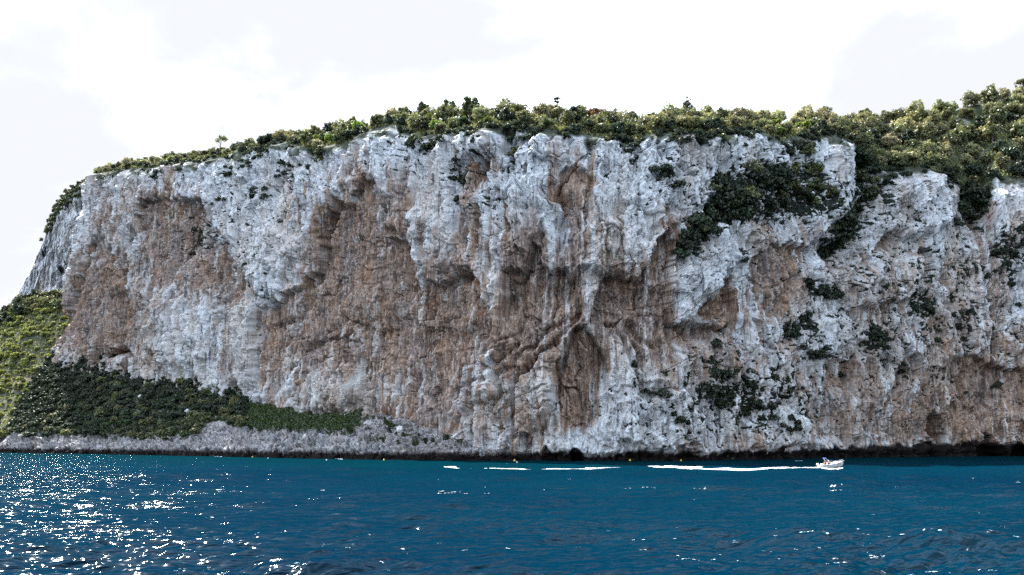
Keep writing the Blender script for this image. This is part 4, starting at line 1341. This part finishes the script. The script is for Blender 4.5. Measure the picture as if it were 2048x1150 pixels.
BUOYS = [(505, 914.6, M_YEL, 'yellow mooring buoy off the shore below the low grassy slope'), (768, 920.5, M_YEL, 'yellow mooring buoy off the low rocks left of centre'), (1029, 922.5, M_YEL, 'yellow mooring buoy below the leaning rock flakes'),
         (1260, 922.3, M_YEL, 'yellow mooring buoy below the pale leaning pillar'), (1362, 921.8, M_YEL, 'yellow mooring buoy farthest right along the foot of the cliff'),
         (536, 916.6, M_WHITE, 'small white float just right of the leftmost yellow buoy'), (653, 921.5, M_WHITE, 'small white float between two yellow buoys off the low rocks'), (1034, 926, M_WHITE, 'small white float in front of the middle yellow buoy'), (1014, 927.5, M_WHITE, 'small white float left of the middle yellow buoy')]
for px, py, mat, lab in BUOYS:
    bp_ = sea_at(px, py); bp_[2] = float(sea_z(bp_[0], bp_[1]))
    o = empty('buoy', bp_); tag(o, lab, 'buoy', 'mooring buoys along the cliff foot')
    k = .95 if mat is M_YEL else .75
    part('float', lathe([(0, -.28), (.2, -.26), (.33, -.1), (.36, .08), (.30, .26), (.16, .38), (.06, .42), (.05, .56), (0, .57)]) if mat is M_YEL else lathe([(0, -.2), (.22, -.14), (.31, .04), (.27, .2), (.14, .31), (.05, .34), (.04, .42), (0, .43)]), mat, o)
    part('mooring_ring', tube([[.09 * math.cos(t), 0, (.62 if mat is M_YEL else .48) + .09 * math.sin(t)] for t in np.linspace(0, 2 * PI, 13)], [.018] * 13, 5), M_STEEL, o)
    o.scale = (k, k, k)

# --- the motorboat, bow to the right
BP = sea_at(1662, 936.5)
BL = 54 / FPX * BP[1]                     # length in metres
boat = empty('motorboat', BP + np.array([0, 0, .12 + float(sea_z(BP[0], BP[1]))]))
boat.rotation_euler = (0, R(-4.5), R(3))
tag(boat, 'small white open motorboat speeding to the right, trailing a white wake', 'boat')


def hull():
    xs = np.linspace(-2.8, 3.1, 31)
    V = []
    for x in xs:
        t = np.clip((x + .2) / 3.3, 0, 1)
        b = 1.10 * (1 - t ** 2.3) + .03
        if x < -.2: b = 1.10 - .05 * ((x + .2) / -2.6) ** 2
        sh = .78 + .48 * np.clip((x + 1.0) / 4.1, 0, 1) ** 1.6
        kz = -.32 + .95 * np.clip((x - .9) / 2.2, 0, 1) ** 2.4
        ch = kz + (.30 + .25 * t) * (1 if x < 2.9 else .6)
        deck = x > .55
        ib = max(b - .16, .012)
        fl = sh + .05 if deck else .30
        half = [(0, kz), (b * .80 * (1 - .35 * t), ch), (b * .96, (ch + sh) / 2 + .02), (b * 1.02, sh - .10), (b * 1.06, sh - .06), (b, sh), (ib, sh + .01), (ib * .97, fl), (ib * .5, fl + (.05 if deck else 0)), (0, fl + (.07 if deck else 0))]
        V += [(x, y, z) for y, z in half] + [(x, -y, z) for y, z in half]
    V = np.array(V); F = []
    for i in range(len(xs) - 1):
        for s_ in (0, 10):
            for j in range(9):
                f = [i * 20 + s_ + j, i * 20 + s_ + j + 1, (i + 1) * 20 + s_ + j + 1, (i + 1) * 20 + s_ + j]
                F.append(f if s_ else f[::-1])
    for j in range(9):                      # transom
        F.append([j, j + 1, 10 + j + 1, 10 + j])
    return V, np.array(F)


part('hull', hull(), M_WHITE, boat, False)
part('rubbing_strake', join([tube([(x, s_ * ((1.10 * (1 - np.clip((x + .2) / 3.3, 0, 1) ** 2.3) + .03 if x > -.2 else 1.10 - .05 * ((x + .2) / -2.6) ** 2) * 1.06 + .015), .71 + .48 * np.clip((x + 1.0) / 4.1, 0, 1) ** 1.6) for x in np.linspace(-2.78, 2.95, 24)], [.028] * 24, 6) for s_ in (1, -1)]), M_GREY, boat)
ws = []
for s_ in (1, -1):
    ws.append(boxm((.38, s_ * .34, 1.42), (.05, .60, .42), .01))
part('windscreen', join(ws + [boxm((.20, .66, 1.40), (.34, .04, .36), .01), boxm((.20, -.66, 1.40), (.34, .04, .36), .01)]), M_GLASS, boat)
con = part('console', boxm((.42, 0, .86), (.5, 1.2, .74), .06), M_WHITE, boat)
part('steering_wheel', tube([(.10, .28 + .17 * math.cos(t), 1.12 + .17 * math.sin(t)) for t in np.linspace(0, 2 * PI, 15)], [.018] * 15, 5), M_GREY, con)
part('stern_bench', join([boxm((-1.75, 0, .55), (.6, 1.8, .3), .06), boxm((-2.06, 0, .86), (.14, 1.8, .42), .05)]), M_CUSH, boat)
part('helm_seat', join([boxm((-.42, .26, .52), (.45, .5, .5), .06), boxm((-.66, .26, .98), (.1, .5, .5), .04)]), M_CUSH, boat)
part('sun_pad', boxm((1.35, 0, 1.16), (1.1, 1.1, .12), .05), M_CUSH, boat)
om = part('outboard_motor', join([boxm((-3.12, 0, .98), (.52, .38, .50), .12), boxm((-3.05, 0, .45), (.2, .16, .8), .05), boxm((-3.12, 0, -.12), (.44, .1, .36), .03)]), M_WHITE, boat)
part('propeller', join([tube([(-3.40, 0, -.22), (-3.36, .09 * math.cos(a), -.22 + .09 * math.sin(a)), (-3.42, .17 * math.cos(a + .3), -.22 + .17 * math.sin(a + .3))], [.03, .05, .02], 5) for a in (0, 2.1, 4.2)]), M_GREY, om)
rail = []
for s_ in (1, -1):
    pts = [(x, s_ * max(.93 * (1 - np.clip((x + .2) / 3.3, 0, 1) ** 2.3), 0.0), .80 + .48 * np.clip((x + 1.0) / 4.1, 0, 1) ** 1.6 + .34) for x in np.linspace(.9, 3.1, 10)]
    rail.append(tube(pts, [.02] * 10, 6))
    for p_ in pts[::3]: rail.append(tube([(p_[0], p_[1], p_[2] - .36), p_], [.018, .018], 6))
part('bow_rail', join(rail), M_STEEL, boat)
part('anchor_roller', join([boxm((3.15, 0, 1.30), (.5, .14, .06), .02), tube([(2.95, 0, 1.33), (3.38, 0, 1.36), (3.42, 0, 1.20)], [.03, .03, .02], 6)]), M_STEEL, boat)
frame = []
for s_ in (1, -1):
    frame.append(tube([(.05, s_ * .98, .85), (-.62, s_ * .92, 1.55), (-1.30, s_ * .86, 2.22)], [.025] * 3, 6))
    frame.append(tube([(-.55, s_ * 1.0, .82), (-.80, s_ * .95, 1.45), (-1.20, s_ * .86, 2.12)], [.025] * 3, 6))
frame.append(tube([(-1.30, y, 2.22) for y in np.linspace(-.86, .86, 8)], [.025] * 8, 6))
sh_ = part('sunshade', tube([(-1.26 + .03 * math.sin(9 * y), y, 2.20) for y in np.linspace(-.92, .92, 14)], [.06] + [.17, .16, .15, .17, .16, .17, .15, .16, .17, .16, .15, .17] + [.06], 9), M_BLUE, boat)
part('sunshade_frame', join(frame), M_WHITE, sh_)
# the short red marking on the bow flank: unreadable hand-lettered strokes
mk = []
for i in range(7):
    x = 1.25 + .13 * i
    t = np.clip((x + .2) / 3.3, 0, 1); b = (1.10 * (1 - t ** 2.3) + .03)
    for s_ in (1, -1):
        mk.append(tube([(x, s_ * (b * 1.0 + .012), .66), (x + .05, s_ * (b * 1.005 + .012), .86 + .06 * (i % 2)), (x + .09, s_ * (b * 1.0 + .012), .70)], [.022] * 3, 4))
part('bow_lettering', join(mk), M_RED, boat)
boat.scale = (BL / 6.5,) * 3
bpy.context.view_layer.update()


def skin_person(name, joints, edges, radii, mat):
    me = bpy.data.meshes.new(name)
    me.from_pydata([tuple(j) for j in joints], edges, [])
    o = bpy.data.objects.new(name, me); col.objects.link(o)
    md = o.modifiers.new('skin', 'SKIN'); md.use_smooth_shade = True
    for i, r in enumerate(radii):
        v = me.skin_vertices[0].data[i]; v.radius = (r, r); v.use_root = (i == 0)
    sb_ = o.modifiers.new('sub', 'SUBSURF'); sb_.levels = 1; sb_.render_levels = 1
    dg = bpy.context.evaluated_depsgraph_get(); dg.update()
    nm = bpy.data.meshes.new_from_object(o.evaluated_get(dg))
    nm.name = name
    bpy.data.objects.remove(o); nm.materials.clear(); nm.materials.append(mat)
    return nm


def person(loc, seat_h, label, shirt, trousers, headwear, arm_fwd, lean):
    """a seated figure facing +x, seat at local z = 0; loc is the seat point in world space"""
    J = []; E = []; Rr = []

    def add(p, r, par=None):
        J.append(p); Rr.append(r)
        if par is not None: E.append((par, len(J) - 1))
        return len(J) - 1
    pel = add((0, 0, .11), .125)
    wa = add((.02 + .3 * lean, 0, .30), .115, pel); ch = add((.03 + lean, 0, .47), .135, wa); nk = add((.04 + lean * 1.2, 0, .60), .055, ch)
    hd0 = add((.06 + lean * 1.2, 0, .70), .075, nk); hd1 = add((.06 + lean * 1.2, 0, .80), .092, hd0); add((.045 + lean * 1.2, 0, .88), .07, hd1)
    add((.155 + lean * 1.2, 0, .775), .016, hd1)                                       # nose
    for s in (1, -1):
        add((.05 + lean * 1.2, s * .098, .775), .018, hd1)                              # ear
        sh = add((.03 + lean, s * .19, .54), .062, ch)
        if arm_fwd: el = add((.20 + lean, s * .25, .32), .045, sh); wr = add((.42 + lean, s * .20, .42), .031, el)
        else: el = add((-.02 + lean, s * .28, .27), .045, sh); wr = add((.20 + lean, s * .22, .19), .031, el)
        dv = np.array(J[wr]) - np.array(J[el]); dv /= np.linalg.norm(dv)
        pal = add(tuple(np.array(J[wr]) + dv * .05), .034, wr); kn = add(tuple(np.array(J[wr]) + dv * .09), .03, pal)
        for q in range(4):
            o_ = np.array([0, (q - 1.5) * .021, 0]); ln = (.065, .078, .073, .055)[q]
            a1 = add(tuple(np.array(J[kn]) + dv * .02 + o_), .009, kn); a2 = add(tuple(np.array(J[a1]) + dv * ln * .55 + [0, 0, -.012]), .0085, a1)
            add(tuple(np.array(J[a2]) + dv * ln * .3 + [0, 0, -.028]), .007, a2)
        t1 = add(tuple(np.array(J[pal]) + [0, -s * .036, .01]), .0105, pal); add(tuple(np.array(J[t1]) + dv * .035 + [0, -s * .012, -.01]), .009, t1)
        hp = add((.05, s * .10, .10), .095, pel); kn_ = add((.44, s * .14, .12), .066, hp); an = add((.46, s * .13, -.30), .042, kn_); add((.60, s * .13, -.345), .035, an)
    body = link('person', skin_person('person', J, E, Rr, M_SKIN))
    body.location = loc
    tag(body, label, 'person', 'people aboard the white motorboat')
    # clothes: their own skins over the same joints
    def cloth(nm, idx, infl, mat):
        mp_ = {k: i for i, k in enumerate(idx)}
        ed = [(mp_[a], mp_[b]) for a, b in E if a in mp_ and b in mp_]
        return link(nm, skin_person(nm, [J[i] for i in idx], ed, [Rr[i] * infl + .012 for i in idx], mat), body)
    n0 = [i for i in range(len(J)) if any((i == b) and a == ch and abs(J[b][1]) > .1 for a, b in E)]
    if shirt:
        cloth('shirt', [pel, wa, ch] + n0, 1.06, shirt)
    th = [b for a, b in E if a == pel and b != wa]; kn2 = [b for a, b in E if a in th]
    cloth('shorts', [pel] + th + kn2, 1.06, trousers)
    hx = .05 + lean * 1.2
    hv, hf = lathe([(.108, -.02), (.112, .03), (.10, .08), (.065, .122), (0, .138)], 12)
    hair = part('hair' if headwear is M_HAIR else 'cap', (hv + np.array([hx - .012, 0, .80]), hf), headwear, body)
    if headwear is not M_HAIR:
        part('peak', boxm((hx + .14, 0, .82), (.12, .15, .016), .006), headwear, hair)
    ey = join([(lathe([(0, -.012), (.011, -.006), (.012, .004), (0, .012)], 8)[0] + np.array([hx + .092, s * .034, .795]), lathe([(0, 0), (.01, 0), (.01, 0), (0, 0)], 8)[1]) for s in (1, -1)])
    part('eyes', ey, M_HAIR, body)
    part('mouth', boxm((hx + .088, 0, .725), (.012, .045, .010), .003), M_RED, body)
    return body


def on_boat(x, y, z):
    return boat.matrix_world @ Vector((x, y, z))


person(on_boat(-1.72, -.45, .71), .71, 'person in orange seated on the stern bench of the motorboat', M_ORANGE, M_DARKC, M_HAIR, False, .03)
person(on_boat(-.42, .26, .78), .78, 'person in dark clothes and pale cap steering behind the boat windscreen', M_DARKC, M_DARKC, M_CAPW, True, .05)


def foam_band(name, label, path, seed, raise_=.06, gap=.05):
    """path: (px, py, width m, height m): a broken heap of foam lying on the water"""
    P = np.array([list(sea_at(a, b)) + [w, h] for a, b, w, h in path])
    L = np.concatenate([[0], np.cumsum(np.hypot(np.diff(P[:, 0]), np.diff(P[:, 1])))])
    n = max(int(L[-1] / .16), 8); m = 15
    s_ = np.linspace(0, L[-1], n)
    X, Y, W, H = [np.interp(s_, L, P[:, k])[:, None] for k in (0, 1, 3, 4)]
    v = np.linspace(-1, 1, m)[None, :]
    A = s_[:, None] + 0 * v; B = v * W
    nz = fbm(A / 1.6 + seed, B / .8, 4, 700, .6); edge = 1 - np.abs(v) * (1 - .45 * fbm(A / 2.5 + seed, B * 0 + np.sign(v), 3, 705))
    Z = H * np.clip(edge, 0, 1) ** .6 * (.55 + .8 * np.clip(nz + .3, 0, 1.2)) + .02
    edge = edge * (.62 + .38 * sst(0, 5, A) * sst(0, 5, L[-1] - A))
    keep = (edge + .9 * nz + .9 * fbm(A / 4, B / 3, 3, 709)) > gap
    Z = np.where(keep, .5 * Z + raise_ * .6, -.25)
    Z = Z + sea_z(X + 0 * v, Y + B)
    Vt = np.stack([X + 0 * v, Y + B, Z], -1).reshape(-1, 3)
    o = link(name, mesh_np(name, Vt, grid_faces(n, m), M_FOAM))
    return tag(o, label, None, None, 'stuff')


foam_band('wake', 'white foaming wake right behind the motorboat', [(1646, 936.5, 1.0, .45), (1600, 936.2, 1.3, .40), (1540, 938.5, 1.5, .28), (1480, 938.8, 1.6, .28), (1420, 938.2, 1.8, .28), (1360, 936.5, 2.2, .30), (1320, 934.5, 2.2, .22), (1296, 933, 1.2, .1)], 1)
foam_band('wake', 'upper thin strand of the wake where it splits', [(1405, 936.2, .8, .16), (1350, 934, 1.4, .28), (1310, 932.6, .8, .12)], 4)
foam_band('wake', 'older fading stretch of the wake farther left', [(1240, 935.5, .3, .03), (1190, 937, 1.0, .10), (1100, 938.2, 1.7, .16), (1040, 937.4, 1.4, .12), (980, 936.2, 1.1, .08), (930, 935.4, .8, .06), (888, 934.4, .4, .03)], 9, .05, .30)
foam_band('spray', 'white spray thrown along the motorboat hull', [(1686, 937.2, .25, .25), (1676, 938.2, .7, .4), (1660, 938.6, .9, .42), (1640, 937.2, .9, .4)], 12, .05)
foam_band('foam', 'short pale streak of foam by the rocks left of the boat', [(1588, 921.5, .3, .1), (1604, 921.3, .5, .16)], 15)
foam_band('foam', 'thin white foam line washing the low shore rocks', [(668, 917.5, .3, .1), (690, 919, .3, .15)], 16)
foam_band('foam', 'small white foam line at the shore near the left', [(428, 912.9, .3, .12), (444, 913.3, .3, .12)], 17)


def flecks():
    """small white quads painting glints and bits of foam on the chop"""
    rg = np.random.default_rng(91); Q = []

    def put(x, y, n, sx, sy):
        for _ in range(n):
            cx = x + rg.normal() * sx; cy = y + rg.normal() * sy
            w = .03 + .09 * rg.random() ** 1.6 * (y / 60); h = w * (.14 + .26 * rg.random()) * (1.3 if y < 70 else 2.0)
            for a in range(3):
                ox = rg.normal() * w; oy = rg.normal() * h * .5
                c = np.array([[cx + ox - w, cy + oy], [cx + ox - .1 * w, cy + oy - h], [cx + ox + w, cy + oy + .2 * h], [cx + ox + .2 * w, cy + oy + h]])
                z = sea_z(c[:, 0], c[:, 1]) + .035
                Q.append(np.concatenate([c, z[:, None]], 1))
    for (n, x0, x1, y0, y1, k) in ((46, 0, 2048, 1085, 1150, 5), (34, 1350, 2048, 1060, 1150, 5), (26, 0, 2048, 990, 1090, 3), (16, 300, 2048, 945, 990, 3), (14, 0, 700, 930, 1100, 4)):
        for _ in range(n):
            p = sea_at(x0 + rg.random() * (x1 - x0), y0 + rg.random() * (y1 - y0))
            put(p[0], p[1], int(1 + k * rg.random() ** 2), .12 + .004 * p[1], .05 + .004 * p[1])
    for x0, x1, py in ((740, 800, 985), (860, 970, 987), (1090, 1190, 977), (1240, 1370, 980), (1645, 1680, 980), (1795, 1840, 973)):
        for _ in range(int((x1 - x0) / 7)):
            p = sea_at(x0 + rg.random() * (x1 - x0), py + rg.normal() * 1.2)
            put(p[0], p[1], 2, .5, .25)
    V = np.concatenate(Q)  # white quads stand in for sky and sun glints as well as foam
    o = link('glint_foam_flecks', mesh_np('glint_foam_flecks', V, quads(V), M_FOAM, False))
    tag(o, 'small white flecks of painted glint and foam scattered over the dark water', None, None, 'stuff')


flecks()


# ------------------------------------------------------------------ pale boulders lying on the slope
def boulder_mesh(seed):
    import bmesh
    bm = bmesh.new(); bmesh.ops.create_icosphere(bm, subdivisions=4, radius=1)
    P = np.array([v.co[:] for v in bm.verts]); F = np.array([[v.index for v in f.verts] for f in bm.faces]); bm.free()
    a, b = P[:, 0] * 1.3 + seed * 3.1 + P[:, 2], P[:, 1] * 1.3 + P[:, 2] * .7
    k = 1 + .30 * fbm(a, b, 3, 800 + seed) + .10 * fbm(a * 3.3, b * 3.3, 3, 810 + seed, .6)
    rgk = np.random.default_rng(seed)
    for _ in range(7):                      # broken flat faces
        nn = unit(rgk.normal(size=3)); dd = .62 + .25 * rgk.random()
        pr = (P * k[:, None]) @ nn
        k = np.where(pr > dd, k * dd / np.maximum(pr, 1e-3), k)
    return mesh_np('boulder', P * k[:, None] * np.array([1.25, .9, .95]), F, M_ROCK, False, dict(cream=.2 + 0 * k, grey=.3 + 0 * k))


BM_ = [boulder_mesh(i) for i in range(4)]
SLV, SLPX, SLPY, _v = SLOPE
for i, (x, y, s_, lab) in enumerate([(326, 820, 2.3, 'tall pale boulder standing among the dark shrubs'), (343, 814, 1.5, 'smaller pale boulder right beside the tall one on the slope'), (375, 826, 1.7, 'pale boulder right of the tall boulder, lower edge of the shrubs'),
                                     (437, 792, 1.4, 'pale boulder at the upper right of the dark slope'), (280, 795, 1.3, 'small pale boulder half hidden in the middle shrubs'), (505, 795, 2.2, 'big pale block at the head of the grassy strip'),
                                     (540, 803, 1.6, 'pale block right of the big one above the grass'), (735, 852, 1.6, 'grey boulder on the bare rocky shelf past the grass'), (800, 862, 1.3, 'grey boulder in the middle of the rocky shelf'),
                                     (905, 873, 1.5, 'grey boulder at the right end of the rocky shelf'), (985, 890, 1.4, 'grey boulder where the rocky shelf meets the cliff'), (610, 878, 1.2, 'grey boulder below the grass near the sea')]):
    q = np.argmin((SLPX - x) ** 2 + (SLPY - y) ** 2)
    o = link('boulder', BM_[i % 4]); p = SLV.reshape(-1, 3)[q]
    o.location = (p[0], p[1], p[2] + .35 * s_); o.scale = (s_, s_, s_ * (1.35 if i == 0 else 1)); o.rotation_euler = (.2 * i, .1 * i, 1.3 * i)
    tag(o, lab, 'boulder', 'boulders on the shore slope')
